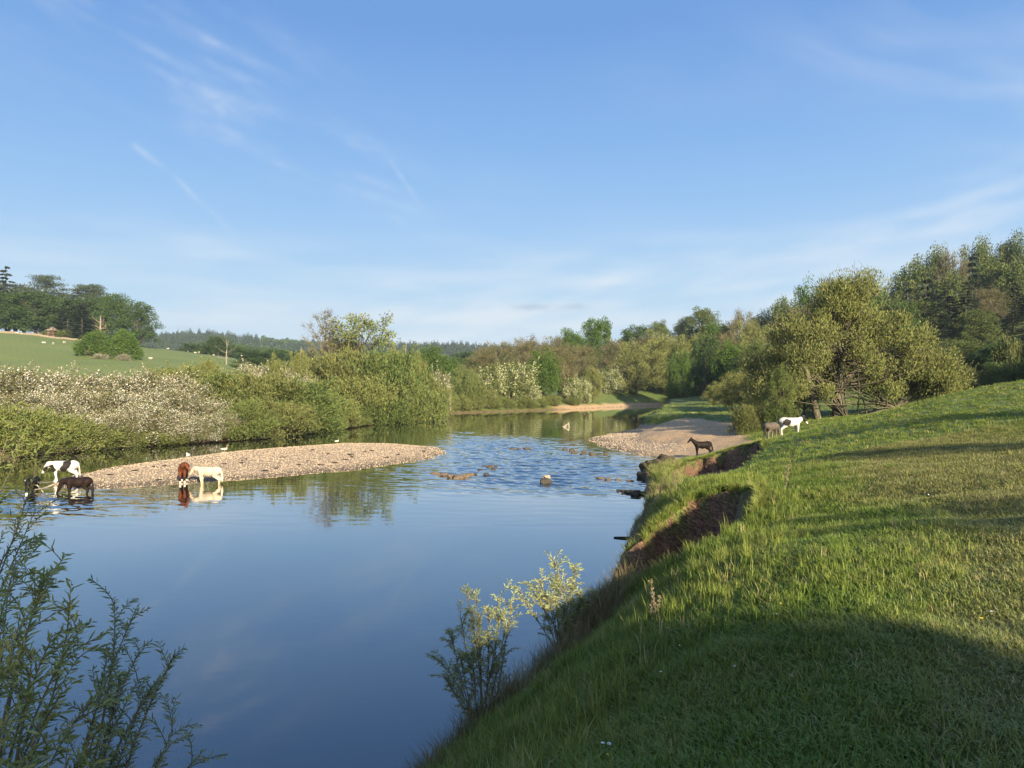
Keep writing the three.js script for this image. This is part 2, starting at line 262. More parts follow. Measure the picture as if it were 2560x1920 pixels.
// ---------------------------------------------------------------- water
const riffleAt = (x, D) => {
  const g = (cx, cD, rx, rD, t = 0) => { const a = x - cx - (D - cD) * t; return Math.exp(-((a / rx) ** 2) - (((D - cD) / rD) ** 2)); };
  let k = g(1.5, 47, 7.5, 9, .1) * 1.3 + g(-1, 64, 6, 10) + g(-25, 33, 5, 3.2) * 1.2 + g(-30, 34, 8, 5) + .45 * g(-6, 80, 6, 7) + .3 * g(4, 100, 8, 14) + g(4, 39.5, 4, 2.2) * .5;
  return clamp(k) * smooth(33.5, 38, D + .25 * x + (x < -12 ? 11 : 0));
};
{
  const bumpT = noiseTex(768, tile((u, v) => .5 + .6 * fbm(u * 14, v * 34, 1.1, 4)));
  const mat = new THREE.MeshPhysicalMaterial({ color: new THREE.Color().setRGB(.006, .011, .016), roughness: .025, ior: 1.72, clearcoat: 1, clearcoatRoughness: .025, bumpMap: bumpT, bumpScale: .0035, vertexColors: true });
  const xs = axis([[-44, -34, .5], [-34, 13, .16], [13, 40, .6], [40, 100, 3]]), Ds = axis([[-60, 4, 4], [4, 28, .4], [28, 76, .16], [76, 110, .3], [110, 190, .8]]);
  const nx = xs.length, nD = Ds.length, pos = new Float32Array(nx * nD * 3), uv = new Float32Array(nx * nD * 2), col = new Float32Array(nx * nD * 3);
  for (let j = 0; j < nD; j++) for (let i = 0; i < nx; i++) {
    const x = xs[i], D = Ds[j], k = j * nx + i, m = riffleAt(x, D);
    const fx = x * .9 - D * .25, fD = D + .3 * x;
    const w = m > .01 ? m * (.12 * fbm(fx * .5, fD * 1.25, 3.3, 4) + .10 * fbm(fx * 1.5, fD * 3.2, 6.2, 2)) : 0;
    const swell = D > 28 && D < 110 ? .003 * n3(x * .5, D * 1.6, 1.9) : 0;
    pos.set([x, w + swell, -D], k * 3); uv.set([x / 9, D / 9], k * 2);
    const c = [1, 1, 1]; col.set(c, k * 3);
  }
  const idx = [];
  for (let j = 0; j < nD - 1; j++) for (let i = 0; i < nx - 1; i++) { const a = j * nx + i; idx.push(a, a + 1, a + nx, a + 1, a + nx + 1, a + nx); }
  const g = geoFrom(pos, idx, col, uv); g.computeVertexNormals();
  structure(new THREE.Mesh(g, mat), 'river', 'calm blue river breaking into shallow riffles');
}

// ---------------------------------------------------------------- far hills
function farHill(name, label, D0, D1, fn, color) {
  const nx = 90, nD = 26, pos = [], col = [], uv = [], idx = [];
  for (let j = 0; j <= nD; j++) for (let i = 0; i <= nx; i++) {
    const D = mix(D0, D1, j / nD), x = mix(-1.1, 1.1, i / nx) * D, c = color(x, D);
    pos.push(x, fn(x, D), -D); uv.push(x / 20, D / 20); col.push(...c);
    if (i < nx && j < nD) { const a = j * (nx + 1) + i; idx.push(a, a + 1, a + nx + 1, a + 1, a + nx + 2, a + nx + 1); }
  }
  const g = geoFrom(pos, idx, col, uv); g.computeVertexNormals();
  return structure(new THREE.Mesh(g, M.grass), name, label);
}
const ridge = (x, D) => {                                    // wooded ridge about 1.2 km off
  const a = x / D, top = tab(a, [[-1.1, 70], [-.5, 70], [-.43, 74], [-.30, 60], [-.05, 52], [.15, 49], [.4, 60], [1.1, 110]]);
  return -6 + (top + 6) * smooth(480, 1150, D) - 30 * smooth(1250, 1800, D) + 3 * n3(x * .006, D * .006, 2);
};
farHill('hill', 'distant wooded ridge closing the valley', 470, 1800, ridge, (x, D) => (D > 1080 && x > -560 && x < -200 ? [.14, .19, .06] : [.05, .07, .03]));

// ---------------------------------------------------------------- growing things
const Q = new THREE.Quaternion(), UPV = V(0, 1, 0);
class Wood {                                                  // tapered tubes joined into one part
  constructor() { this.p = []; this.i = []; this.u = []; }
  tube(pts, r0, r1, sides = 5, power = 1) {
    let prev = null;
    const n = pts.length, T = V(0, 0, 0), A = V(0, 0, 0), B = V(0, 0, 0); let L = 0;
    for (let k = 0; k < n; k++) {
      T.subVectors(pts[Math.min(k + 1, n - 1)], pts[Math.max(k - 1, 0)]).normalize();
      if (!prev) prev = Math.abs(T.y) > .9 ? V(1, 0, 0) : V(0, 1, 0);
      A.crossVectors(T, prev).normalize(); B.crossVectors(A, T).normalize(); prev = B.clone();
      const r = mix(r0, r1, Math.pow(k / (n - 1), power)); if (k) L += pts[k].distanceTo(pts[k - 1]);
      const base = this.p.length / 3;
      for (let s = 0; s <= sides; s++) { const a = s / sides * Math.PI * 2, c = Math.cos(a) * r, d = Math.sin(a) * r; this.p.push(pts[k].x + A.x * c + B.x * d, pts[k].y + A.y * c + B.y * d, pts[k].z + A.z * c + B.z * d); this.u.push(s / sides, L * .5); }
      if (k) for (let s = 0; s < sides; s++) { const a = base + s, b = a - sides - 1; this.i.push(a, b, a + 1, b, b + 1, a + 1); }
    }
    return this;
  }
  limb(a, b, r0, r1, sides = 5, bend = .15, n = 6, droop = 0) {
    const pts = [], L = a.distanceTo(b), o1 = V(gauss(), gauss(), gauss()).multiplyScalar(L * bend), o2 = V(gauss(), gauss(), gauss()).multiplyScalar(L * bend * .5);
    for (let k = 0; k <= n; k++) { const t = k / n, q = V(0, 0, 0).lerpVectors(a, b, t); q.addScaledVector(o1, Math.sin(t * Math.PI) * .6).addScaledVector(o2, Math.sin(t * Math.PI * 2) * .5); q.y += droop * Math.sin(t * Math.PI); pts.push(q); }
    this.tube(pts, r0, r1, sides); return pts;
  }
  geo() { const g = geoFrom(this.p, this.i, null, this.u); g.computeVertexNormals(); return g; }
}
class Leaves {                                                // many small leaf faces joined into one part
  constructor() { this.p = []; this.i = []; this.c = []; }
  // a leaf from point a along direction d: diamond of two faces, slightly folded
  leaf(x, y, z, dx, dy, dz, len, wid, col) {
    let sx = rnd() - .5, sy = rnd() - .5, sz = rnd() - .5, dot = sx * dx + sy * dy + sz * dz; sx -= dot * dx; sy -= dot * dy; sz -= dot * dz;
    const l = wid * .5 / (Math.hypot(sx, sy, sz) || 1); sx *= l; sy *= l; sz *= l;
    const b = this.p.length / 3, m = .45 * len;
    this.p.push(x, y, z, x + dx * m + sx, y + dy * m + sy, z + dz * m + sz, x + dx * m - sx, y + dy * m - sy, z + dz * m - sz, x + dx * len, y + dy * len - wid * .2, z + dz * len);
    this.i.push(b, b + 1, b + 2, b + 1, b + 3, b + 2);
    for (let k = 0; k < 4; k++) this.c.push(col[0], col[1], col[2]);
  }
  geo() { return geoFrom(this.p, this.i, this.c); }
}
const pick = (a) => a[Math.floor(rnd() * a.length)];
function tint(palette, v = .13) { const c = pick(palette), k = 1 + (rnd() * 2 - 1) * v, w = (rnd() * 2 - 1) * .12; return [c[0] * k * (1 + w), c[1] * k, c[2] * k * (1 - w)]; }
// leaves spread through one clump: mostly near its skin, pointing outward and up (or down)
function fill(L, c, r, n, lf, outer = V(0, 0, 0)) {
  for (let k = 0; k < n; k++) {
    let x = gauss(), y = gauss(), z = gauss(); const q = Math.hypot(x, y, z) || 1, s = Math.pow(rnd(), .45); x /= q; y /= q; z /= q;
    const j = lf.jit ?? .6;
    let dx = x * (lf.out ?? .6) + outer.x * .4 + gauss() * j, dy = y * (lf.out ?? .6) + (lf.up ?? .5) + outer.y * .3 + gauss() * j, dz = z * (lf.out ?? .6) + outer.z * .4 + gauss() * j; const m = Math.hypot(dx, dy, dz) || 1;
    const py = c.y + y * r.y * s; if (py < .02) continue;
    L.leaf(c.x + x * r.x * s, py, c.z + z * r.z * s, dx / m, dy / m, dz / m, lf.len * rr(.6, 1.3), lf.wid * rr(.7, 1.3), tint(lf.flower && rnd() < lf.flower * (lf.patch ? clamp(.42 + 3.4 * n3(c.x * .8 + x * .6, c.y * .8, c.z * .8 + z * .6)) * 1.9 : 1) ? lf.petals : lf.pal, lf.v));
  }
}
function treeGroup(wood, leaves, woodMat, leafMaterial, extra) {
  const g = new THREE.Group();
  if (wood) part(g, 'trunk', wood.geo(), woodMat);
  if (extra) part(g, 'twigs', extra.geo(), extra.mat ?? M.twig).userData.kind = 'stuff';
  if (leaves && leaves.p.length) part(g, 'crown', leaves.geo(), leafMaterial);
  return g;
}
// a shrub that is leafy down to the ground (unit: w x h metres)
function shrub({ w, h, clumps, n, leaf, twigs = 60, woodMat = M.twig, lean = 0, rag = .5 }) {
  const k0 = rnd() * 40;
  const W = new Wood(), L = new Leaves();
  for (let k = 0; k < clumps; k++) {
    const a = rnd() * 6.283, t = rnd(), y = h * mix(.08, .84 * (1 + .4 * n3(Math.cos(a) * .9 + k0, Math.sin(a) * .9, 6)), Math.pow(rnd(), .8)), prof = Math.sqrt(Math.max(.02, 1 - Math.pow(y / h, 2.2))), rad = w * .5 * prof * Math.sqrt(rr(.15, 1)) * .88 * (1 + .55 * n3(Math.cos(a) * 1.3 + k0, Math.sin(a) * 1.3, y / h * 2));
    const c = V(Math.cos(a) * rad + lean * y, y, Math.sin(a) * rad), s = w * rr(.085, .17);
    const out = V(Math.cos(a), .3, Math.sin(a)).multiplyScalar(.6);
    W.limb(V(gauss() * w * .06, 0, gauss() * w * .06), c, .07, .015, 4, .1, 4, h * .05);
    fill(L, c, V(s, s * rr(.9, 1.6), s), Math.round(n / clumps * rr(.3, 1.7)), leaf, out);
    if (rnd() < rag) { const e = c.clone().add(V(out.x * s * 2, s * rr(1.2, 2.4), out.z * s * 2)); W.limb(c, e, .015, .006, 3, .1, 3); for (let q = 0; q < 26; q++) { const p = c.clone().lerp(e, rr(.4, 1)); L.leaf(p.x + gauss() * .12, p.y, p.z + gauss() * .12, gauss() * .5, .8, gauss() * .5, leaf.len, leaf.wid, tint(leaf.flower && rnd() < leaf.flower ? leaf.petals : leaf.pal)); } }
  }
  for (let k = 0; k < twigs; k++) { const a = rnd() * 6.283, r = w * rr(.3, .52); W.limb(V(Math.cos(a) * r * .4, .1, Math.sin(a) * r * .4), V(Math.cos(a) * r, h * rr(.02, .35), Math.sin(a) * r), .03, .01, 3, .15, 3); }
  return treeGroup(W, L, woodMat, M.leaf);
}
// a tree with a bare trunk and a rounded crown
function tree({ h, w, bole = .25, lobes = 16, sub = 6, n = 9000, leaf, woodMat = M.bark, r0 = .35, shape = 1, twigs = 0, twigLen = 1.2, flat = .8, mat = M.leaf, hollow = .35 }) {
  const W = new Wood(), L = new Leaves(), X = twigs ? new Wood() : null;
  const top = V(gauss() * w * .05, h * .8, gauss() * w * .05), spine = W.limb(V(0, -.3, 0), top, r0, r0 * .15, 7, .03, 8);
  for (let k = 0; k < lobes; k++) {
    const a = k * 2.399 + rr(-.4, .4), t = (k + .5) / lobes, y = h * mix(bole + .1, .93, t), prof = Math.pow(Math.sin(Math.PI * clamp(mix(.16, .93, t) ** shape)), .7), rad = w * .5 * prof * mix(hollow, .8, Math.sqrt(rnd()));
    const c = V(Math.cos(a) * rad, y, Math.sin(a) * rad), s = w * rr(.13, .2);
    const from = spine[Math.min(8, Math.max(1, Math.floor((y / h - .18) * 9)))];
    const lp = W.limb(from, c, r0 * .3, .03, 4, .12, 5);
    for (let q = 0; q < sub; q++) {
      const cc = c.clone().add(V(gauss() * s * 1.1, gauss() * s * .8, gauss() * s * 1.1)), ss = s * rr(.45, .8);
      if (q % 2 === 0) W.limb(lp[3], cc, .05, .015, 3, .15, 3);
      fill(L, cc, V(ss, ss * flat, ss), Math.round(n / lobes / sub), leaf, V(Math.cos(a), .4, Math.sin(a)).multiplyScalar(.5));
      for (let m = 0; m < twigs; m++) { const d = V(gauss() + Math.cos(a) * .8, gauss() + .8, gauss() + Math.sin(a) * .8).normalize().multiplyScalar(twigLen * rr(.5, 1.4)); X.limb(cc, cc.clone().add(d), .018, .006, 3, .12, 2); }
    }
  }
  if (X) X.mat = woodMat;
  return treeGroup(W, L, woodMat, mat, X);
}
function conifer({ h, w, n, pal, tiers = 18, leafLen = .5 }) {
  const W = new Wood(), L = new Leaves();
  W.limb(V(0, -.3, 0), V(0, h, 0), .25, .03, 6, .005, 6);
  for (let t = 0; t < tiers; t++) {
    const f = t / (tiers - 1), y = h * mix(.12, .97, f), rad = w * .5 * Math.pow(1 - f, .85) + .15, m = Math.max(4, Math.round(9 * (1 - f) + 3));
    for (let k = 0; k < m; k++) {
      const a = rnd() * 6.283, r = rad * rr(.75, 1.15), steps = Math.max(3, Math.round(n / tiers / m));
      for (let q = 0; q < steps; q++) { const s = Math.sqrt(rnd()), px = Math.cos(a) * r * s + gauss() * .16 * r, pz = Math.sin(a) * r * s + gauss() * .16 * r; L.leaf(px, y - s * r * .28 + gauss() * .15, pz, Math.cos(a) * .7 + gauss() * .5, -.35 + gauss() * .35, Math.sin(a) * .7 + gauss() * .5, leafLen * rr(.6, 1.3), leafLen * .3, tint(pal, .3)); }
    }
  }
  return treeGroup(W, L, M.bark, M.needle);
}
// a tall pine or cedar with flat pads of needles on spreading limbs
function padTree({ h, w, pads, n, pal, bole = .3 }) {
  const W = new Wood(), L = new Leaves();
  const spine = W.limb(V(0, -.3, 0), V(gauss() * .3, h * .97, gauss() * .3), .45, .08, 7, .02, 10);
  for (let k = 0; k < pads; k++) {
    const t = (k + .5) / pads, y = h * mix(bole, .97, t), a = k * 2.399 + gauss() * .3, r = w * .5 * mix(1, .35, Math.pow(t, 1.7)) * rr(.35, .95), c = V(Math.cos(a) * r, y + r * .08, Math.sin(a) * r), s = w * rr(.11, .17);
    W.limb(spine[Math.min(10, Math.floor(y / h * 10))], c, .12, .03, 4, .08, 4);
    for (let q = 0; q < 3; q++) fill(L, c.clone().add(V(gauss() * s, gauss() * .2, gauss() * s)), V(s, s * .32, s), Math.round(n / pads / 3), { len: .5, wid: .17, up: .55, out: .6, jit: .5, pal, v: .3 });
  }
  return treeGroup(W, L, M.bark, M.needle);
}
function snag(h, r, mat, branches = 7, bl = 1.5, up = .6) {
  const W = new Wood(), s = W.limb(V(0, -.3, 0), V(gauss() * .3, h, gauss() * .3), r, r * .25, 6, .03, 8);
  for (let k = 0; k < branches; k++) { const a = rnd() * 6.283, t = 2 + Math.floor(rnd() * 6), e = s[t].clone().add(V(Math.cos(a) * bl * rr(.5, 1.2), bl * up * rr(.3, 1.2), Math.sin(a) * bl * rr(.5, 1.2))), q = W.limb(s[t], e, r * .3, r * .06, 4, .2, 5); if (rnd() < .6) W.limb(q[3], q[3].clone().add(V(gauss() * bl * .5, bl * .5, gauss() * bl * .5)), r * .12, r * .04, 3, .2, 3); }
  const g = new THREE.Group(); part(g, 'trunk', W.geo(), mat); return g;
}
const PAL = {
  sallow: [[.125, .15, .042], [.105, .135, .038], [.15, .168, .056], [.085, .115, .03]],
  bright: [[.14, .165, .046], [.175, .19, .062], [.11, .14, .036]],
  olive: [[.172, .182, .052], [.145, .16, .046], [.20, .205, .066], [.12, .14, .04]],
  greyolive: [[.14, .138, .06], [.115, .12, .05], [.175, .165, .085]],
  petal: [[.50, .47, .38], [.40, .37, .29], [.60, .57, .48]],
  cream: [[.44, .45, .25], [.36, .38, .19], [.52, .51, .34]],
  oak: [[.062, .108, .017], [.05, .09, .014], [.08, .13, .022]],
  dark: [[.05, .085, .022], [.04, .07, .02], [.065, .10, .028]],
  spruce: [[.03, .044, .02], [.024, .036, .018], [.042, .056, .025]],
  pine: [[.055, .075, .042], [.045, .062, .035], [.075, .09, .05]],
  birch: [[.105, .135, .036], [.085, .115, .03], [.125, .15, .045]],
  brown: [[.125, .115, .042], [.105, .10, .035], [.15, .135, .055]],
};
const proto = {};
function variants(name, n, make) { proto[name] = []; for (let k = 0; k < n; k++) { seed(1000 + Object.keys(proto).length * 17 + k); const g = make(k); const b = new THREE.Box3().setFromObject(g), s = b.getSize(V(0, 0, 0)); g.userData = {}; proto[name].push({ g, w: Math.max(s.x, s.z) * .97, h: b.max.y }); } }
const LF = {
  sallow: { len: .36, wid: .085, up: .8, out: .22, jit: .42, pal: PAL.sallow },
  blossom: { len: .21, wid: .085, up: .6, out: .3, jit: .5, pal: PAL.greyolive, flower: .32, petals: PAL.petal, patch: true },
  cream: { len: .28, wid: .15, up: .3, out: .6, jit: .5, pal: PAL.sallow, flower: .34, petals: PAL.cream, patch: true },
};
const tone = (pal, k) => pal.map((c) => [[1, 1, 1], [1.12, 1.0, 1.1], [.82, .9, .85], [1.22, 1.12, 1.15]][k].map((t, i) => c[i] * t));
variants('sallow', 4, (k) => shrub({ w: 8, h: 5.5, clumps: 75, n: 23000, leaf: { ...LF.sallow, pal: tone(PAL.sallow, k) }, woodMat: M.barkOlive, rag: .7 }));
variants('bright', 2, (k) => shrub({ w: 7, h: 4.5, clumps: 70, n: 13000, leaf: { ...LF.sallow, pal: PAL.bright, up: .3, jit: .6 } }));
variants('blossom', 3, () => shrub({ w: 8, h: 6, clumps: 110, n: 24000, leaf: LF.blossom, twigs: 110 }));
variants('hawthorn', 2, () => shrub({ w: 6.5, h: 6.5, clumps: 80, n: 15000, leaf: LF.cream }));
variants('bush', 2, () => shrub({ w: 8, h: 6, clumps: 90, n: 14000, leaf: { len: .3, wid: .24, up: .25, out: .5, jit: .7, pal: PAL.oak }, twigs: 10, rag: 0 }));
variants('oak', 3, () => tree({ h: 14, w: 13, bole: .16, lobes: 28, sub: 6, n: 19000, leaf: { len: .34, wid: .27, up: .25, out: .5, jit: .7, pal: PAL.oak } }));
variants('darktree', 2, () => tree({ h: 14, w: 11, bole: .1, lobes: 28, sub: 6, n: 17000, leaf: { len: .34, wid: .25, up: .25, out: .5, jit: .7, pal: PAL.dark } }));
variants('willow', 3, () => tree({ h: 13, w: 11, bole: .06, lobes: 26, sub: 6, n: 19000, leaf: { len: .42, wid: .11, up: .75, out: .2, jit: .5, pal: PAL.olive }, woodMat: M.barkOlive, twigs: 4, twigLen: 1.5, flat: 1.1 }));
variants('birch', 2, () => tree({ h: 16, w: 9, bole: .12, lobes: 30, sub: 6, n: 17000, leaf: { len: .3, wid: .19, up: .2, out: .5, jit: .7, pal: PAL.birch }, woodMat: M.barkOlive, twigs: 2, flat: 1.2 }));
variants('browntree', 2, () => tree({ h: 13, w: 9, bole: .15, lobes: 26, sub: 6, n: 9000, leaf: { len: .32, wid: .12, up: .6, out: .5, jit: .5, pal: PAL.brown }, woodMat: M.twig, twigs: 9, twigLen: 1.5, flat: 1.2 }));
variants('spruce', 3, () => conifer({ h: 18, w: 6, n: 9500, pal: PAL.spruce, leafLen: .55 }));
variants('pine', 2, () => padTree({ h: 20, w: 12, pads: 34, n: 9500, pal: PAL.pine }));
variants('baretree', 1, () => tree({ h: 14, w: 5, bole: .3, lobes: 22, sub: 4, n: 900, leaf: { len: .25, wid: .12, up: .6, pal: PAL.brown }, woodMat: M.twig, twigs: 9, twigLen: 1.1, r0: .2 }));
variants('umbrella', 1, () => tree({ h: 13, w: 11, bole: .55, lobes: 18, sub: 4, n: 2600, leaf: { len: .36, wid: .24, up: .3, pal: PAL.bright }, woodMat: M.barkOlive, twigs: 2, twigLen: 1, r0: .25, hollow: .6, flat: .6 }));

let turn = 0;
function put(kind, name, x, D, h, w, label, category, group, sink = .15) {
  const list = proto[kind], pr = list[turn++ % list.length], o = pr.g.clone(); seed(turn * 7 + 5);
  o.position.set(x, hAt(x, D) - sink, -D); o.rotation.y = rnd() * 6.283; o.scale.set(w / pr.w, h / pr.h, w / pr.w);
  return addThing(o, name, label, category, group);
}
// a plant whose top is at row v of the photo and whose width is wpx there, at distance D on the ground
const putPx = (kind, name, u, D, v, wpx, label, category, group) => { const x = PX(u, D); return put(kind, name, x, D, Math.max(1, (PY(v, D) - hAt(x, D) + .15) * 1.06), wpx / F * D * 1.1, label, category, group); };

// --- left bank thickets
const gBl = 'white flowering thicket along the far bank', gSa = 'green sallow bushes along the far bank';
const blossomL = 'tall grey-white flowering shrub in the thicket beneath the sheep field';
for (const [u, D, v, w] of [[-60, 64, 905, 300], [25, 66, 902, 290], [150, 68, 905, 290], [270, 72, 916, 270], [390, 73, 912, 240], [400, 70, 945, 250], [300, 66, 955, 240], [500, 72, 985, 190], [180, 64, 965, 230], [90, 62, 960, 230]]) putPx('blossom', 'flowering_shrub', u, D, v, w, blossomL, 'shrub', gBl);
for (const [u, D, v, w] of [[560, 71, 1015, 140], [500, 68.8, 1035, 140], [430, 67, 1010, 180], [350, 65, 1000, 190], [270, 62.3, 1010, 180], [190, 60.4, 1020, 160]]) putPx('blossom', 'flowering_shrub', u, D, v, w, 'low white flecked shrub hanging over the water below the thicket', 'shrub', 'low flecked shrubs at the water');
for (const [u, D, v, w] of [[-20, 55, 990, 250], [70, 56.6, 1000, 200], [150, 58.4, 1020, 190], [225, 60.6, 1045, 170], [310, 63, 1055, 160], [395, 65.4, 1060, 150], [470, 67.8, 1065, 140], [545, 70.2, 1065, 120]]) putPx('bright', 'leafy_shrub', u, D, v, w, 'yellow-green leafy bush at the foot of the white flowering thicket', 'shrub', 'yellow-green bushes under the thicket');
for (const [u, D, v, w] of [[620, 92, 890, 150], [700, 90, 903, 150], [765, 91, 930, 95]]) putPx('blossom', 'flowering_shrub', u, D, v, w, 'white blossom shrub showing over the top of the green sallows', 'shrub', 'white blossom behind the sallows');
for (const [u, D, v, w] of [[455, 82, 905, 230], [550, 80, 912, 270], [640, 81, 915, 280], [735, 84, 940, 270], [820, 90, 985, 180], [610, 72.3, 985, 220], [685, 76.5, 985, 230], [765, 82, 995, 200], [830, 88.5, 1005, 150], [885, 94, 1020, 110]]) putPx('sallow', 'sallow_bush', u, D, v, w, 'dense green sallow bush behind the gravel island', 'shrub', gSa);
for (const [u, D, v, w] of [[860, 104, 850, 230], [960, 106, 862, 250], [905, 100, 930, 240], [1010, 103, 930, 220], [1070, 110, 925, 130], [940, 98.5, 985, 200], [1010, 105, 975, 190], [1070, 114, 975, 140], [1105, 131, 985, 80]]) putPx('sallow', 'sallow_bush', u, D, v, w, 'big rounded sallow bush below the bare tall tree', 'shrub', 'big sallows under the bare tree');
for (const [u, D, v, w] of [[520, 84, 890, 70], [690, 88, 885, 60], [745, 92, 880, 70], [990, 110, 862, 80], [1045, 113, 880, 60]]) putPx('willow', 'young_willow', u, D, v, w, 'slim young willow standing up out of the sallow bushes', 'tree', 'slim willows among the sallows');
putPx('blossom', 'flowering_shrub', 1095, 112, 905, 85, 'narrow white blossom shrub at the edge of the big sallows', 'shrub');
putPx('baretree', 'bare_tree', 812, 112, 775, 110, 'tall thin tree with almost bare grey branches', 'tree');
putPx('umbrella', 'spreading_tree', 905, 116, 785, 185, 'tree with open umbrella of fresh green leaves above the sallows', 'tree');
putPx('browntree', 'budding_tree', 860, 118, 830, 120, 'brown budding tree beneath the umbrella-shaped tree', 'tree');
putPx('oak', 'oak_tree', 1075, 165, 860, 115, 'low round bright green tree behind the big sallows', 'tree');
for (const [u, D, v, w] of [[1165, 139, 905, 115], [1195, 139.5, 955, 100]]) putPx('sallow', 'sallow_bush', u, D, v, w, 'sallow bush between the narrow white blossom and the cream hawthorns', 'shrub', 'sallows before the hawthorns');
for (const [u, D, v, w] of [[1225, 144, 912, 110], [1288, 148, 895, 115], [1312, 147, 950, 95]]) putPx('hawthorn', 'hawthorn', u, D, v, w, 'cream flowering hawthorn leaning over the far water edge', 'shrub', 'cream hawthorns at the water edge');
for (const [u, D, v, w] of [[1145, 134, 975, 75], [1180, 136.5, 985, 70], [1222, 139.5, 985, 75], [1265, 141.5, 990, 70], [1310, 144.5, 985, 75], [1345, 147, 990, 65]]) putPx('bright', 'leafy_shrub', u, D, v, w, 'low leafy shrub overhanging the water in front of the cream hawthorns', 'shrub', 'low shrubs before the hawthorns');
putPx('oak', 'ivy_tree', 1358, 152, 868, 100, 'rich green leafy tree beside the cream hawthorns', 'tree');
putPx('browntree', 'budding_tree', 1408, 157, 862, 95, 'brown budding tree with a pale blossom shrub below it', 'tree');
for (const [u, D, v, w] of [[1425, 156, 930, 62], [1458, 160, 940, 50]]) putPx('hawthorn', 'hawthorn', u, D, v, w, 'small white hawthorn on the grassy point across the river', 'shrub', 'small hawthorns on the point');
for (const [u, D, v, w] of [[1375, 150.5, 985, 72], [1432, 155, 985, 45]]) putPx('sallow', 'sallow_bush', u, D, v, w, 'low green bush at the water beneath the rich green tree', 'shrub', 'low bushes on the point');
putPx('willow', 'young_tree', 1482, 163, 915, 60, 'small tree with thin trunk standing on the grassy point', 'tree');
for (const [u, D, v, w] of [[1525, 178, 915, 80], [1550, 184, 915, 75]]) putPx('hawthorn', 'hawthorn', u, D, v, w, 'white flecked hawthorn behind the small tree on the point', 'shrub', 'hawthorns behind the small tree');
// --- trees at the bend of the river
for (const [u, D, v, w] of [[1592, 182, 848, 150], [1665, 186, 828, 170], [1740, 184, 838, 150], [1790, 178, 865, 120], [1600, 188, 940, 90], [1700, 184, 935, 120], [1830, 160, 905, 130], [1880, 150, 900, 130], [1780, 196, 920, 120], [1840, 190, 900, 130]]) putPx('willow', 'willow_tree', u, D, v, w, 'olive-green willow standing at the bend of the river', 'tree', 'willows at the river bend');
for (const [u, D, v, w, k] of [[1430, 235, 820, 115, 'oak'], [1493, 240, 797, 105, 'oak'], [1590, 240, 815, 110, 'darktree']]) putPx(k, 'oak_tree', u, D, v, w, 'dark round-topped tree rising above the brown trees at the bend', 'tree', 'round-topped trees above the bend');
for (const [u, D, v, w] of [[1650, 225, 803, 75], [1705, 225, 800, 70], [1755, 220, 770, 115], [1780, 215, 812, 110]]) putPx('birch', 'birch_tree', u, D, v, w, 'pale green feathery tree behind the willows at the bend', 'tree', 'feathery trees behind the bend');
for (const [u, D, v, w] of [[1245, 190, 850, 140], [1320, 200, 838, 120], [1380, 210, 836, 110], [1460, 205, 858, 100], [1540, 215, 845, 110], [1620, 215, 838, 110], [1205, 180, 872, 110]]) putPx('browntree', 'budding_tree', u, D, v, w, 'brownish budding tree in the belt behind the far bank', 'tree', 'brown trees behind the far bank');
for (const [u, D, v, w] of [[1240, 230, 868, 110], [1140, 210, 892, 130], [1180, 260, 880, 120], [1000, 230, 885, 130], [700, 160, 905, 150], [640, 180, 895, 120], [770, 170, 890, 140], [530, 330, 865, 90], [480, 340, 858, 80], [600, 350, 862, 120], [690, 330, 870, 120], [760, 300, 878, 100], [1330, 270, 868, 120], [1500, 250, 870, 110], [640, 250, 880, 110], [1060, 300, 880, 120], [940, 280, 880, 130]]) putPx(turn % 3 ? 'oak' : 'darktree', 'field_tree', u, D, v, w, 'green tree in the belt between the river thickets and the ridge', 'tree', 'valley trees before the ridge');
// pale dead stems among them
seed(77);
const dead = (u, D, v, r, nb, bl, label, name = 'dead_tree', mat = M.barkPale) => { const x = PX(u, D), o = snag(PY(v, D) - hAt(x, D), r, mat, nb, bl); o.position.set(x, hAt(x, D), -D); addThing(o, name, label, 'dead tree'); };
dead(753, 96, 868, .14, 1, .6, 'bare pale dead pole sticking up behind the green sallows');
dead(1016, 114, 858, .16, 3, .7, 'forked pale dead pole beside the low round green tree');
dead(566, 215, 852, .22, 14, 3.4, 'bleached dead tree with crooked limbs before the far wood');
dead(252, 245, 790, .5, 12, 3, 'pinkish dead conifer above the round double bush on the hill', 'dead_conifer', M.barkPink);

// --- the sheep hill on the left
const hillTrees = [[-40, 268, 700, 150, 'pine'], [15, 272, 672, 90, 'spruce'], [60, 268, 735, 130, 'darktree'], [115, 270, 692, 125, 'pine'], [150, 276, 735, 100, 'pine'], [192, 266, 728, 95, 'spruce'], [215, 272, 718, 100, 'pine'], [240, 274, 715, 90, 'pine'], [20, 262, 745, 130, 'darktree'], [170, 262, 755, 95, 'spruce'], [205, 260, 760, 95, 'spruce'], [90, 264, 730, 150, 'darktree'], [140, 266, 745, 140, 'darktree'], [230, 268, 745, 120, 'darktree'], [40, 276, 715, 140, 'pine'], [-30, 262, 720, 150, 'darktree']];
const HL = { pine: 'dark layered pine in the wood at the top of the sheep field', spruce: 'dark pointed conifer in the wood at the top of the sheep field', darktree: 'dark broad-leaved tree in the wood at the top of the sheep field' };
for (const [u, D, v, w, k] of hillTrees) putPx(k, k === 'darktree' ? 'broadleaf_tree' : k === 'pine' ? 'pine_tree' : 'conifer_tree', u, D, v, w, HL[k], 'tree', 'hill wood above the sheep field: ' + k);
putPx('darktree', 'oak_tree', 288, 255, 737, 105, 'tall round green tree beside the pinkish dead conifer', 'tree');
putPx('darktree', 'oak_tree', 345, 258, 757, 105, 'green tree at the outer corner of the hill wood', 'tree');
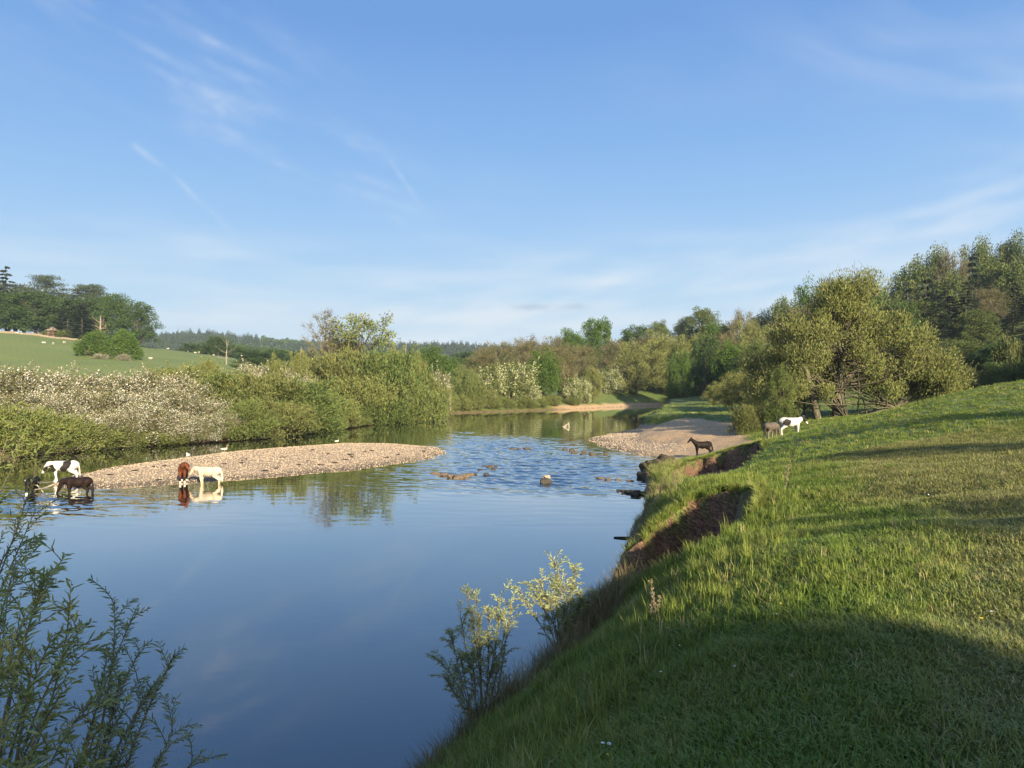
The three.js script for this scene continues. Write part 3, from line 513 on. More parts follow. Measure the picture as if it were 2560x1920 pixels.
for (const [u, w] of [[243, 88], [308, 86]]) putPx('bush', 'round_bush', u, 192, 824, w, 'big round deep green bush standing in the sheep field', 'bush', 'double bush in the sheep field');
for (const [u, w] of [[252, 42], [310, 40]]) putPx('blossom', 'flowering_shrub', u, 188, 880, w, 'small white flowering shrub at the foot of the double bush', 'shrub', 'white shrubs under the double bush');
putPx('darktree', 'broadleaf_tree', 545, 300, 842, 75, 'dark spreading tree behind the bleached dead tree', 'tree');
for (const [u, D, v, w] of [[160, 258, 822, 60], [120, 258, 826, 50]]) putPx('bright', 'hedge_bush', u, D, v, w, 'low clipped green bush at the top of the field', 'bush', 'hedge bushes at the field top');

// --- the big leaning willow on the right and the growth round it
{
  seed(4242);
  const W = new Wood(), L = new Leaves(), X = new Wood(); X.mat = M.barkOlive;
  const lf = { len: .23, wid: .06, up: .6, out: .15, jit: .5, pal: PAL.olive };
  // clumps round the limbs, in metres from the foot: x right, y up, z towards the camera
  const limbs = [];
  const main = W.limb(V(0, -.3, 0), V(.9, 8.8, -.4), .42, .12, 8, .03, 10); limbs.push(main);
  const trunk2 = W.limb(V(-1.6, -.3, .6), V(-3.2, 6, .5), .3, .09, 7, .06, 8); limbs.push(trunk2);
  const low = W.limb(V(.6, -.2, .4), V(8.2, 2.3, -.6), .26, .05, 6, .06, 10, -.2); limbs.push(low);
  const mid = W.limb(main[3], V(6.4, 5.4, .3), .22, .05, 6, .07, 8, .6); limbs.push(mid);
  const left = W.limb(main[3], V(-4.4, 7.3, -.3), .2, .05, 6, .08, 8, .5); limbs.push(left);
  limbs.push(W.limb(main[6], V(2.8, 9.8, -.6), .16, .04, 5, .08, 6));
  limbs.push(W.limb(main[5], V(-2, 9.4, .4), .16, .04, 5, .1, 6));
  limbs.push(W.limb(low[5], V(7.4, 4.0, .5), .12, .04, 5, .1, 6));
  const place = (x, y, z, s, n) => { const c = V(x, y, z); const from = pick(limbs), f = from.reduce((a, b) => (a.distanceTo(c) < b.distanceTo(c) ? a : b)); W.limb(f, c, .06, .02, 4, .12, 4, .2); fill(L, c, V(s, s * 1.05, s), n, lf, V(x * .06, .2, z * .1)); for (let k = 0; k < 5; k++) X.limb(c, c.clone().add(V(gauss() + x * .08, gauss() * .7 + .7, gauss()).normalize().multiplyScalar(s * rr(1, 1.9))), .018, .005, 3, .12, 3); };
  for (let k = 0; k < 165; k++) {
    // outline: a tall crown over the trunk that slopes down to the right
    const x = rr(-5.6, 8.6), top = tab(x, [[-6, 4.2], [-4.6, 6.4], [-3, 8.6], [-1, 10.3], [1, 10.9], [2.6, 10.4], [3.6, 8.6], [5, 7.0], [7, 5.3], [8.6, 3.2]]), y = mix(tab(x, [[-6, .7], [-2, 1.3], [2, 1.5], [4, 1.2], [9, 1.6]]), top * .93, Math.pow(rnd(), .8)), s = rr(.65, 1.2);
    const dep = 3.6 * Math.sqrt(Math.max(.05, 1 - (x / 9.2) ** 2));
    place(x, y, rr(-1, 1) * dep, s * rr(.8, 1.2), 560);
  }
  const o = treeGroup(W, L, M.barkOlive, M.leaf, X);
  const D = 60, x = PX(2092, D); o.position.set(x, hAt(x, D), -D); o.scale.set(1.13, 1.1, 1.1);
  addThing(o, 'willow_tree', 'huge spreading olive willow leaning right, low limbs over the meadow', 'tree');
}
for (const [u, D, v, w] of [[1960, 66, 860, 140], [2010, 70, 850, 130]]) putPx('willow', 'willow_tree', u, D, v, w, 'olive willow crowded against the huge leaning willow', 'tree', 'willows beside the huge willow');
putPx('birch', 'young_tree', 1950, 56, 915, 85, 'slender young tree with open leaves behind the grey horse', 'tree');
putPx('sallow', 'sallow_bush', 1872, 57, 1000, 95, 'grey-green sallow leaning over the sandy ledge', 'shrub');
putPx('sallow', 'sallow_bush', 1945, 56, 1010, 80, 'low scrubby sallow under the slender young tree', 'shrub');
for (const [u, D, v, w] of [[1850, 95, 930, 120], [1905, 88, 915, 130], [1800, 110, 955, 90]]) putPx('willow', 'willow_tree', u, D, v, w, 'small olive willow on the grass terrace behind the sallows', 'tree', 'small willows on the terrace');
// --- the wood on the right-hand hill
const gW = 'hillside wood on the right';
const wood = [];
{
  seed(99);
  const sky = [[1800, 815], [1840, 782], [1900, 775], [1960, 755], [2020, 705], [2090, 700], [2160, 690], [2230, 690], [2290, 645], [2350, 625], [2420, 615], [2500, 592], [2560, 600], [2640, 590], [2720, 560], [2800, 540]];
  const rows = [[190, 0, 52], [172, 35, 52], [154, 75, 54], [138, 120, 56], [124, 165, 60]];
  for (const [D, dv, step] of rows) for (let u = 1800 + dv * .8; u < 2800; u += step * rr(.8, 1.2)) {
    const r = rnd(), v = tab(u, sky) + dv * (1 + (u - 1800) / 1400) + rr(-14, 14);
    const kind = dv > 40 && u > 2240 ? (r < .72 ? 'spruce' : r < .86 ? 'birch' : 'browntree') : u > 2260 ? (r < .55 ? 'birch' : r < .75 ? 'spruce' : 'browntree') : r < .35 ? 'browntree' : r < .7 ? 'birch' : r < .85 ? 'oak' : 'willow';
    wood.push([u, D + rr(-7, 7), v, kind === 'spruce' ? rr(80, 105) : rr(100, 145), kind]);
  }
}
const WL = { spruce: ['dark spruce in the wood on the right-hand hill', 'spruce_tree'], browntree: ['brown budding tree in the wood on the right-hand hill', 'budding_tree'], birch: ['pale green birch in the wood on the right-hand hill', 'birch_tree'], oak: ['green oak in the wood on the right-hand hill', 'oak_tree'], willow: ['olive tree in the wood on the right-hand hill', 'olive_tree'] };
for (const [u, D, v, w, k] of wood) putPx(k, WL[k][1], u, D, v, w, WL[k][0], 'tree', gW + ': ' + k);
putPx('darktree', 'holly_tree', 2250, 90, 760, 110, 'dark glossy tree poking out behind the huge leaning willow', 'tree');
for (const [u, D, v, w, k] of [[2330, 100, 880, 130, 'sallow'], [2420, 104, 850, 120, 'birch'], [2480, 98, 858, 130, 'darktree'], [2550, 96, 835, 140, 'sallow'], [2640, 94, 820, 160, 'darktree'], [2390, 96, 905, 100, 'sallow'], [2520, 90, 900, 130, 'sallow'], [2600, 88, 900, 140, 'darktree'], [2290, 104, 900, 80, 'sallow']]) putPx(k, 'edge_bush', u, D, v, w, 'shaded green bush along the foot of the right-hand wood', 'bush', 'bushes at the foot of the wood');
putPx('hawthorn', 'hawthorn', 2390, 94, 905, 36, 'small white hawthorn among the shaded bushes', 'shrub');
for (const [u, D, v, w, k] of [[1760, 150, 840, 90, 'darktree'], [1830, 140, 850, 110, 'oak'], [1870, 130, 870, 100, 'darktree'], [1700, 165, 870, 80, 'oak'], [1890, 120, 850, 100, 'birch']]) putPx(k, 'broadleaf_tree', u, D, v, w, 'leafy tree between the river bend and the right-hand wood', 'tree', 'trees between bend and wood');
// --- trees beside and behind the viewer whose shade lies over the near grass
const shadeTree = (a, q, h, w, k = 'oak') => { const x = .45 * a + .893 * q, D = -.893 * a + .45 * q; put(k, 'shade_tree', x, D, h, w, 'tree standing on the meadow behind the viewer, shading the near grass', 'tree', 'trees out of view on the meadow'); };
seed(5);
for (const [a, q, h, w, k] of [[33, -20, 20, 14, 'oak'], [34, -11, 19.5, 13, 'oak'], [35, -4.4, 19.5, 12, 'oak'], [31, 1.2, 18.2, 10, 'oak'], [38, 1.8, 20, 7.4, 'birch'], [28, 1.9, 15.2, 8.8, 'darktree'], [34, 10.4, 15.6, 6.4, 'oak'], [37, 20, 21, 3.6, 'birch'], [40, 27.5, 23.5, 4, 'birch'], [44, 37, 23.5, 4.6, 'birch'], [48, 47, 23, 6, 'birch']]) shadeTree(a, q, h, w, k);
for (const [x, D, h, w] of [[66, 46, 16, 12], [76, 54, 18, 13], [86, 48, 19, 13], [92, 66, 20, 14], [104, 58, 20, 14], [102, 76, 20, 14], [118, 72, 22, 14], [74, 36, 15, 12], [116, 90, 22, 15], [130, 84, 22, 15]]) put('darktree', 'wood_tree', x, D, h, w, 'tall tree of the hillside wood beyond the right edge of the meadow', 'tree', 'wood beyond the meadow edge');

// --- far wood on the ridge: one mass, with the trees on the skyline as things
{
  seed(31);
  const L = new Leaves(), L2 = new Leaves();
  for (let k = 0; k < 9; k++) fill(L, V(gauss() * 2.4, rr(3.5, 8.5), gauss() * 2.4), V(2.2, 1.8, 2.2), 22, { len: 1.6, wid: 1.3, up: .3, pal: PAL.dark });
  for (let k = 0; k < 140; k++) { const f = Math.sqrt(rnd()), y = 13 * (1 - f), a = rnd() * 6.283; L2.leaf(Math.cos(a) * f * 2.2, y + .3, Math.sin(a) * f * 2.2, Math.cos(a) * .6, -.6, Math.sin(a) * .6, 1.6, .9, tint(PAL.spruce)); }
  const sets = [[L.geo(), 2600, .45, 'broadleaf_wood', 'green broad-leaved wood covering the distant ridge'], [L2.geo(), 5200, .55, 'conifer_wood', 'dark conifer plantation covering the distant ridge']];
  for (const [g, n, , name, label] of sets) {
    const m = new THREE.InstancedMesh(g, M.needle, n), q = new THREE.Object3D(); let k = 0;
    while (k < n) {
      const D = rr(400, 1330), x = rr(-.62, .5) * D * 1.05, con = n3(x * .004, D * .003, 5.5) + (x < -200 && D > 700 ? .25 : 0) + (D > 900 ? .12 : -.3);
      if ((name === 'conifer_wood') !== (con > .02)) continue;
      if (D < 560 && x < -100 && x > -240) continue;
      if (D > 1090 && x > -500 && x < -250) continue;
      const y = D > 500 ? ridge(x, D) : Math.max(hAt(x, D), -3); q.position.set(x, y - .5, -D); q.rotation.y = rnd() * 6.283; const s = rr(.75, 1.25); q.scale.set(s, s * rr(.8, 1.2), s); q.updateMatrix(); m.setMatrixAt(k++, q.matrix);
    }
    m.name = name; tag(m, label, 'wood', null, 'stuff'); scene.add(shade(m));
  }
  for (const u of [418, 440, 458, 480, 512, 530, 548, 672, 690, 706, 760, 775, 1018, 1140, 1215, 1228]) { const D = 1150, x = PX(u, D); const pr = proto[u > 1200 ? 'spruce' : 'oak'][u % 3], o = pr.g.clone(); const s = rr(.75, 1.1); o.position.set(x, ridge(x, D) - .5, -D); o.scale.set(s, s * rr(.7, 1), s); o.rotation.y = rnd() * 6; addThing(o, 'skyline_tree', 'small round tree standing alone on the skyline of the distant ridge', 'tree', 'single trees on the distant skyline'); }
}
// ---------------------------------------------------------------- grass
{
  seed(2024);
  const tuft = (n, h, spread, lean, wid) => {
    const p = [], id = [], c = [];
    for (let k = 0; k < n; k++) {
      const a = rnd() * 6.283, r = spread * Math.sqrt(rnd()), x = Math.cos(a) * r, z = Math.sin(a) * r, b = rnd() * 6.283, l = h * rr(.55, 1.15), ln = lean * rr(.2, 1.2), ex = Math.cos(b) * ln * l, ez = Math.sin(b) * ln * l, w = wid * rr(.7, 1.3), sx = -Math.sin(b) * w, sz = Math.cos(b) * w, q = p.length / 3, t = tint([[.80, .86, .5], [1, 1, 1], [.9, .95, .8], [1.1, 1.02, 1]], .2);
      p.push(x - sx, 0, z - sz, x + sx, 0, z + sz, x + ex * .35 - sx * .8, l * .6, z + ez * .35 - sz * .8, x + ex * .35 + sx * .8, l * .6, z + ez * .35 + sz * .8, x + ex, l * (1 - ln * .25), z + ez);
      id.push(q, q + 1, q + 2, q + 1, q + 3, q + 2, q + 2, q + 3, q + 4);
      for (let m = 0; m < 5; m++) c.push(...t);
    }
    return geoFrom(p, id, c);
  };
  const kinds = {
    turf: { g: tuft(16, .055, .075, 1.1, .0032), m: [], name: 'short_turf', label: 'short trodden turf of the meadow' },
    grass: { g: tuft(15, .15, .07, .75, .0036), m: [], name: 'meadow_grass', label: 'fresh green meadow grass' },
    long: { g: tuft(13, .30, .08, .6, .0042), m: [], name: 'long_grass', label: 'long rough grass on the river bank' },
    far: { g: tuft(16, .16, .22, .8, .012), m: [], name: 'distant_grass', label: 'grass tussocks across the meadow' },
    straw: { g: tuft(9, .42, .09, .75, .0035), m: [], name: 'dry_grass', label: 'dry brown grass stems at the foot of the bank' },
  };
  const q = new THREE.Object3D();
  const sow = (D0, D1, n, pickKind) => {
    for (let k = 0; k < n; k++) {
      const D = Math.sqrt(mix(D0 * D0, D1 * D1, rnd())), x = rr(-.8 * D - .8, .95 * D + (D < 12 ? 3.6 : 1.5));
      if (D < 60 && x < -5.5) continue;
      const t = terrain(x, D); if (!t.right || t.h < .08 || t.sand > .4 || t.gravel > .4 || t.earth > .45) continue;
      const r = pickKind(x, D, t); if (!r) continue;
      const [kind, sc, col] = r;
      q.position.set(x, t.h - .01, -D); q.rotation.set(gauss() * .15, rnd() * 6.283, gauss() * .15); const s = sc * rr(.75, 1.3); q.scale.set(s, s * rr(.7, 1.25), s); q.updateMatrix();
      kinds[kind].m.push([q.matrix.clone(), col]);
    }
  };
  const lush = [.165, .235, .042], mid = [.215, .26, .055], dry = [.31, .29, .115], strawC = [.46, .38, .21];
  const colour = (x, D, path) => { const a = fbm(x * .5, D * .5, 3.1, 3), b = n3(x * 3, D * 3, 1.2); let c = mixc(lush, mid, clamp(.5 + a * 2 + b * .4)); c = mixc(c, dry, clamp(path * .85 + .3 * b + .2 * a)); const r = rnd(); return r < .05 + path * .16 ? mixc(c, strawC, .7) : c; };
  const pathAt = (x, D, d) => smooth(5.2, 7.2, d + 1.1 * n3(x * .4, D * .3, 7)) * (1 - .6 * smooth(9.5, 12.5, d)) * (1 - smooth(20, 40, D));
  const chooser = (big) => (x, D, t) => {
    const path = pathAt(x, D, t.d), rough = clamp(.5 + 1.8 * fbm(x * .35, D * .35, 5.9, 3)), bank = 1 - smooth(2.2, 4.6, t.d);
    const c = colour(x, D, path);
    if (rnd() < bank * .38 + (t.d < 1 ? .35 : 0)) return ['long', big * .72, c];
    if (path > .5 && rnd() < .9) return ['turf', big * 1.1, c];
    return rnd() < (.12 + .42 * rough) * (1 - .75 * smooth(3, 6.5, t.d)) ? ['grass', big * mix(.55, .9, rough), c] : ['turf', big * 1.2, c];
  };
  sow(.6, 6, 52000, chooser(1)); sow(6, 12, 98000, chooser(1.05)); sow(12, 24, 105000, chooser(1.25));
  sow(24, 62, 75000, (x, D, t) => ['far', (D < 40 ? .6 : .8) * (t.d < 3 ? 1.3 : 1), colour(x, D, .1)]);
  sow(62, 120, 9000, (x, D) => (x > 15 ? ['far', 1.3, colour(x, D, .15)] : null));
  // dry stems and rough grass at the foot of the near bank
  for (let k = 0; k < 1500; k++) { const D = rr(5, 16), x = tab(D, [[5, -4.1], [8, -2.2], [10.6, -.95], [13, .5], [18, 2.3]]) + rr(-.1, 1.3) * Math.sqrt(rnd()), t = terrain(x, D); if (t.d < .05) continue; q.position.set(x, t.h - .02, -D); q.rotation.set(gauss() * .3, rnd() * 6, gauss() * .3); const s = rr(.7, 1.3); q.scale.set(s, s, s); q.updateMatrix(); kinds.straw.m.push([q.matrix.clone(), mixc([.23, .17, .09], [.12, .12, .05], rnd())]); }
  for (let k = 0; k < 700; k++) { const D = rr(10.2, 14.2), x = tab(D, [[10, -.9], [10.6, -.6], [13, .9], [14.2, 1.4]]) + rr(-.2, 1.0), t = terrain(x, D); if (t.d < .2) continue; q.position.set(x, t.h - .02, -D); q.rotation.set(gauss() * .2, rnd() * 6, gauss() * .2); const s = rr(1.0, 1.9); q.scale.set(s * .8, s, s * .8); q.updateMatrix(); kinds.straw.m.push([q.matrix.clone(), mixc([.27, .20, .11], [.15, .15, .06], rnd())]); }
  for (let k = 0; k < 2600; k++) { const D = rr(13, 50), sx = tab(D, RIVER_R.slice(4, 17).map(([a, b]) => [b, a])), x = sx + rr(.15, 1.7); if (n3(x * .7, D * .7, 14) < -.12) continue; const t = terrain(x, D); if (t.d < .15 || t.h > 2) continue; q.position.set(x, t.h - .02, -D); q.rotation.set(gauss() * .3 + .2, rnd() * 6, gauss() * .3 + .3); const s = rr(.7, 1.25) * (D > 28 ? 1.4 : 1); q.scale.set(s, s * .8, s); q.updateMatrix(); (rnd() < .3 ? kinds.straw : kinds.long).m.push([q.matrix.clone(), rnd() < .3 ? [.3, .23, .13] : colour(x, D, .15)]); }
  // ragged turf hanging over the lip of the scars
  for (let k = 0; k < 3000; k++) { const [cx, cD, rx, rD, , tl] = SCARS[k % 2], a = rr(-.3, 3.6), r = rr(1.05, 1.13), D = cD + Math.sin(a) * rD * r, x = cx + Math.cos(a) * rx * r + (D - cD) * tl, t = terrain(x, D); if (t.earth > .5 || t.h < .3) continue; q.position.set(x, t.h, -D); q.rotation.set(rr(.1, .9), rnd() * .8 - .4, rr(-.2, .5)); const s = rr(.6, 1); q.scale.set(s, s, s); q.updateMatrix(); kinds.long.m.push([q.matrix.clone(), colour(x, D, .2)]); }
  for (let k = 0; k < 70; k++) { const D = rr(5, 34), x = rr(.1, .78) * D + 1, t0 = terrain(x, D); if (t0.d < 2.5 || t0.earth > .1 || !t0.right) continue; const n = 14 + Math.floor(rnd() * 30), r = rr(.12, .4), dk = rr(.7, 1); for (let m = 0; m < n; m++) { const px = x + gauss() * r, pD = D + gauss() * r, t = terrain(px, pD); q.position.set(px, t.h - .01, -pD); q.rotation.set(gauss() * .25, rnd() * 6, gauss() * .25); const s = rr(.55, .95) * (D > 18 ? 1.15 : .85); q.scale.set(s, s * .8, s); q.updateMatrix(); kinds.grass.m.push([q.matrix.clone(), mixc(lush, mid, rnd()).map((v) => v * dk)]); } }
  {
    const petal = new THREE.CircleGeometry(.011, 7); petal.rotateX(-Math.PI / 2);
    const list = []; for (let k = 0; k < 420; k++) { const D = rr(4, 26), x = rr(-.2, .78) * D, t = terrain(x, D); if (!t.right || t.d < .6 || t.earth > .2 || n3(x * .4, D * .4, 9) < .0) continue; q.position.set(x, t.h + rr(.05, .14), -D); q.rotation.set(gauss() * .4, 0, gauss() * .4); const s = rr(.7, 1.3); q.scale.set(s, s, s); q.updateMatrix(); list.push([q.matrix.clone(), rnd() < .55 ? [.72, .72, .68] : [.7, .5, .03]]); }
    const m = new THREE.InstancedMesh(petal, std({ side: THREE.DoubleSide }), list.length), c = new THREE.Color(); list.forEach(([a, col], k) => { m.setMatrixAt(k, a); m.setColorAt(k, c.setRGB(...col)); });
    m.name = 'meadow_flowers'; tag(m, 'tiny white and yellow flowers sprinkled in the meadow grass', 'flowers', null, 'stuff'); scene.add(shade(m));
  }
  for (const kd of Object.values(kinds)) {
    const m = new THREE.InstancedMesh(kd.g, M.blade, kd.m.length), c = new THREE.Color();
    kd.m.forEach(([mt, col], k) => { m.setMatrixAt(k, mt); m.setColorAt(k, c.setRGB(...col)); });
    m.name = kd.name; tag(m, kd.label, 'grass', null, 'stuff'); scene.add(shade(m));
  }
}

// ---------------------------------------------------------------- near willows by the water, leaf by leaf
function longLeaf(L, p, d, len, wid, col) {
  const s = V(gauss(), gauss() * .5, gauss()).cross(d).normalize().multiplyScalar(wid * .5), b = L.p.length / 3, n = V(0, 0, 0).crossVectors(s, d).normalize(), sag = len * rr(.05, .25);
  const at = (t, w) => [p.x + d.x * len * t + s.x * w, p.y + d.y * len * t + s.y * w - sag * t * t, p.z + d.z * len * t + s.z * w];
  L.p.push(...at(0, 0), ...at(.35, 1), ...at(.35, -1), ...at(.7, .75), ...at(.7, -.75), ...at(1, 0));
  L.i.push(b, b + 1, b + 2, b + 1, b + 3, b + 2, b + 2, b + 3, b + 4, b + 3, b + 5, b + 4);
  for (let k = 0; k < 6; k++) L.c.push(...col);
}
function sprayShrub(root, targets, { shoots, shootLen, leafLen, leafWid, gap, pal, r0 = .03, up = .4, from = .3, bush = 1 }) {
  const W = new Wood(), L = new Leaves();
  const leafy = (pts, a, dense) => {
    let len = 0; for (let k = 1; k < pts.length; k++) len += pts[k].distanceTo(pts[k - 1]);
    const n = Math.round(len * (1 - a) / gap * dense);
    for (let k = 0; k < n; k++) {
      const t = a + (1 - a) * (k + rnd()) / n, f = Math.min(pts.length - 1.001, t * (pts.length - 1)), i = Math.floor(f), p = pts[i].clone().lerp(pts[i + 1], f - i), tan = pts[i + 1].clone().sub(pts[i]).normalize();
      const ang = k * 2.4 + rnd(), side = V(Math.cos(ang), 0, Math.sin(ang)); side.addScaledVector(tan, -side.dot(tan)).normalize();
      const d = tan.clone().multiplyScalar(rr(.5, 1)).addScaledVector(side, rr(.5, 1)).add(V(0, rr(-.1, .2), 0)).normalize();
      longLeaf(L, p, d, leafLen * rr(.55, 1.2) * (t > .9 ? .8 : 1), leafWid * rr(.8, 1.2), tint(pal, .22));
    }
  };
  for (const T of targets) {
    const stem = W.limb(root.clone().add(V(gauss() * .12, 0, gauss() * .12)), T, r0 * rr(.6, 1), .004, 5, .07, 10, up);
    leafy(stem, .62, 1);
    for (let k = 0; k < shoots; k++) {
      const t = Math.sqrt(rr(from * from, 1)), i = Math.min(9, Math.floor(t * 10)), b = stem[i].clone().lerp(stem[i + 1], rnd()), tan = stem[i + 1].clone().sub(stem[i]).normalize(), a = rnd() * 6.283;
      const d = tan.multiplyScalar(.7).add(V(Math.cos(a) * .8, rr(-.2, .7), Math.sin(a) * .8)).normalize().multiplyScalar(shootLen * rr(.4, 1.1));
      leafy(W.limb(b, b.clone().add(d), .006, .002, 3, .12, 5, .04), .12, 1.15 * bush);
    }
  }
  const g = new THREE.Group(); part(g, 'stems', W.geo(), M.twig); part(g, 'foliage', L.geo(), M.nearLeaf); return g;
}
const at = (u, v, D) => V(PX(u, D), PY(v, D), -D);
{
  seed(611);
  const pal = [[.30, .33, .11], [.25, .285, .09], [.35, .37, .15]];
  const root = V(-4.0, hAt(-4.0, 4.8), -4.8);
  const o = sprayShrub(root, [[165, 1385, 7.6], [110, 1440, 7.2], [175, 1500, 7.4], [205, 1560, 7], [60, 1540, 6.6], [20, 1470, 7], [130, 1590, 6.6], [80, 1640, 6.4], [10, 1620, 6.2], [190, 1650, 6.6], [150, 1740, 6.2], [60, 1740, 6], [20, 1850, 5.8], [230, 1740, 6.4], [120, 1860, 5.8], [200, 1900, 6], [280, 1880, 6.2], [60, 1900, 5.6], [240, 1830, 6.2], [40, 1400, 7.6]].map((a) => at(...a)), { shoots: 7, shootLen: .52, leafLen: .125, leafWid: .021, gap: .025, pal, r0: .028, up: .5, from: .4 });
  addThing(o, 'willow_bush', 'leafy young willow in the shade at the foot of the near bank', 'shrub');
  seed(612);
  const o1 = sprayShrub(V(-3.6, hAt(-3.6, 5.2), -5.2), [[285, 1500, 7.6], [340, 1520, 7.5], [350, 1620, 7.3], [425, 1665, 7.2], [430, 1650, 7.3], [345, 1700, 7], [355, 1755, 6.9], [300, 1690, 7], [430, 1830, 6.8], [505, 1880, 6.7], [400, 1890, 6.6], [330, 1850, 6.5], [270, 1620, 7]].map((a) => at(...a)), { shoots: 5, shootLen: .38, leafLen: .095, leafWid: .014, gap: .016, pal: [[.26, .30, .13], [.22, .26, .11], [.31, .34, .17]], r0: .026, up: .3, from: .62 });
  addThing(o1, 'willow_bush', 'open willow sapling with tufted twigs spread over the near water', 'shrub');
  seed(613);
  const o2 = sprayShrub(V(-7.2, .1, -8.4), [[70, 1060, 9.4], [20, 1090, 9], [85, 1190, 9.2], [40, 1150, 9], [90, 1270, 9], [60, 1310, 8.8], [10, 1230, 8.8], [10, 1330, 8.6], [-40, 1150, 9], [-60, 1250, 9]].map((a) => at(...a)), { shoots: 6, shootLen: .5, leafLen: .11, leafWid: .018, gap: .028, pal: [[.2, .23, .06], [.16, .2, .05]], r0: .03, up: .3, from: .55 });
  addThing(o2, 'willow_branch', 'yellow-green willow standing in the water before the piebald horse', 'shrub');
  const palS = [[.32, .35, .14], [.27, .30, .115], [.38, .39, .19]];
  seed(614);
  const x1 = -.45, o3 = sprayShrub(V(x1, hAt(x1, 11.3), -11.3), [[1082, 1640, 11.3], [1120, 1575, 11.3], [1170, 1500, 11.4], [1190, 1495, 11.6], [1150, 1540, 11.2], [1250, 1490, 11.6], [1225, 1540, 11.5], [1280, 1515, 11.6], [1200, 1560, 11.2], [1110, 1690, 11], [1150, 1640, 11], [1265, 1570, 11.8], [1180, 1620, 11], [1240, 1600, 11.4], [1140, 1740, 10.9]].map((a) => at(...a)), { shoots: 16, shootLen: .32, leafLen: .085, leafWid: .014, gap: .014, pal: palS, r0: .018, up: .1, from: .25 });
  addThing(o3, 'willow_bush', 'low silvery willow leaning out from the bank, sunlit tips only', 'shrub');
  const x2 = .95, o4 = sprayShrub(V(x2, hAt(x2, 12.8), -12.8), [[1392, 1412, 12.6], [1437, 1422, 12.8], [1345, 1450, 12.5], [1325, 1455, 12.4], [1410, 1465, 12.7], [1455, 1480, 13], [1370, 1490, 12.5], [1300, 1475, 12.4], [1430, 1470, 12.8], [1385, 1450, 12.9], [1350, 1500, 12.6], [1460, 1500, 13]].map((a) => at(...a)), { shoots: 17, shootLen: .3, leafLen: .085, leafWid: .014, gap: .013, pal: palS, r0: .018, up: .05, from: .2 });
  addThing(o4, 'willow_bush', 'upright silvery willow on the bank with bright sunlit shoots', 'shrub');
}

// ---------------------------------------------------------------- horses, sheep, geese: bodies meshed from tapered bones
function netMesh(bones, cell, k, paint, squash = 1) {
  // bones: [ax,ay,az,ar, bx,by,bz,br]
  const lo = [1e9, 1e9, 1e9], hi = [-1e9, -1e9, -1e9];
  for (const b of bones) for (const o of [0, 4]) for (let i = 0; i < 3; i++) { lo[i] = Math.min(lo[i], b[o + i] - b[o + 3]); hi[i] = Math.max(hi[i], b[o + i] + b[o + 3]); }
  const pad = cell * 2.5, n = [0, 1, 2].map((i) => Math.ceil((hi[i] - lo[i] + pad * 2) / cell) + 1), f = new Float32Array(n[0] * n[1] * n[2]).fill(1);
  for (const b of bones) { b.dx = b[4] - b[0]; b.dy = b[5] - b[1]; b.dz = b[6] - b[2]; b.l2 = b.dx ** 2 + b.dy ** 2 + b.dz ** 2 || 1e-9; }
  const I = (x, y, z) => x + n[0] * (y + n[1] * z);
  for (let z = 0; z < n[2]; z++) for (let y = 0; y < n[1]; y++) for (let x = 0; x < n[0]; x++) {
    const px = lo[0] - pad + x * cell, py = lo[1] - pad + y * cell, pz = lo[2] - pad + z * cell; let d = 1;
    for (const b of bones) { const t = clamp(((px - b[0]) * b.dx + (py - b[1]) * b.dy + (pz - b[2]) * b.dz) / b.l2), e = Math.hypot(px - b[0] - b.dx * t, py - b[1] - b.dy * t, pz - b[2] - b.dz * t) - (b[3] + (b[7] - b[3]) * t); if (e < .4) d = smin(d, e, b[8] ?? k); }
    f[I(x, y, z)] = d;
  }
  const id = new Int32Array(f.length).fill(-1), pos = [], idx = [];
  for (let z = 0; z < n[2] - 1; z++) for (let y = 0; y < n[1] - 1; y++) for (let x = 0; x < n[0] - 1; x++) {
    let c = 0, sx = 0, sy = 0, sz = 0, m = 0;
    const val = []; for (let q = 0; q < 8; q++) { val[q] = f[I(x + (q & 1), y + (q >> 1 & 1), z + (q >> 2))]; if (val[q] < 0) c++; }
    if (!c || c === 8) continue;
    for (let a = 0; a < 8; a++) for (const bit of [1, 2, 4]) if (!(a & bit)) { const b = a | bit; if ((val[a] < 0) !== (val[b] < 0)) { const t = val[a] / (val[a] - val[b]); sx += (a & 1) + (bit === 1 ? t : 0); sy += (a >> 1 & 1) + (bit === 2 ? t : 0); sz += (a >> 2) + (bit === 4 ? t : 0); m++; } }
    id[I(x, y, z)] = pos.length / 3; pos.push(lo[0] - pad + (x + sx / m) * cell, lo[1] - pad + (y + sy / m) * cell, lo[2] - pad + (z + sz / m) * cell);
  }
  for (let z = 1; z < n[2] - 1; z++) for (let y = 1; y < n[1] - 1; y++) for (let x = 1; x < n[0] - 1; x++) {
    const a = f[I(x, y, z)] < 0;
    const quad = (p, q, r, s, flip) => (flip ? idx.push(p, r, q, q, r, s) : idx.push(p, q, r, q, s, r));
    if (a !== f[I(x + 1, y, z)] < 0) quad(id[I(x, y - 1, z - 1)], id[I(x, y, z - 1)], id[I(x, y - 1, z)], id[I(x, y, z)], !a);
    if (a !== f[I(x, y + 1, z)] < 0) quad(id[I(x - 1, y, z - 1)], id[I(x, y, z - 1)], id[I(x - 1, y, z)], id[I(x, y, z)], a);
    if (a !== f[I(x, y, z + 1)] < 0) quad(id[I(x - 1, y - 1, z)], id[I(x, y - 1, z)], id[I(x - 1, y, z)], id[I(x, y, z)], !a);
  }
  const col = []; for (let v = 0; v < pos.length; v += 3) { col.push(...paint(pos[v], pos[v + 1], pos[v + 2])); pos[v + 2] *= squash; }
  const g = geoFrom(pos, idx, col); g.computeVertexNormals(); return g;
}
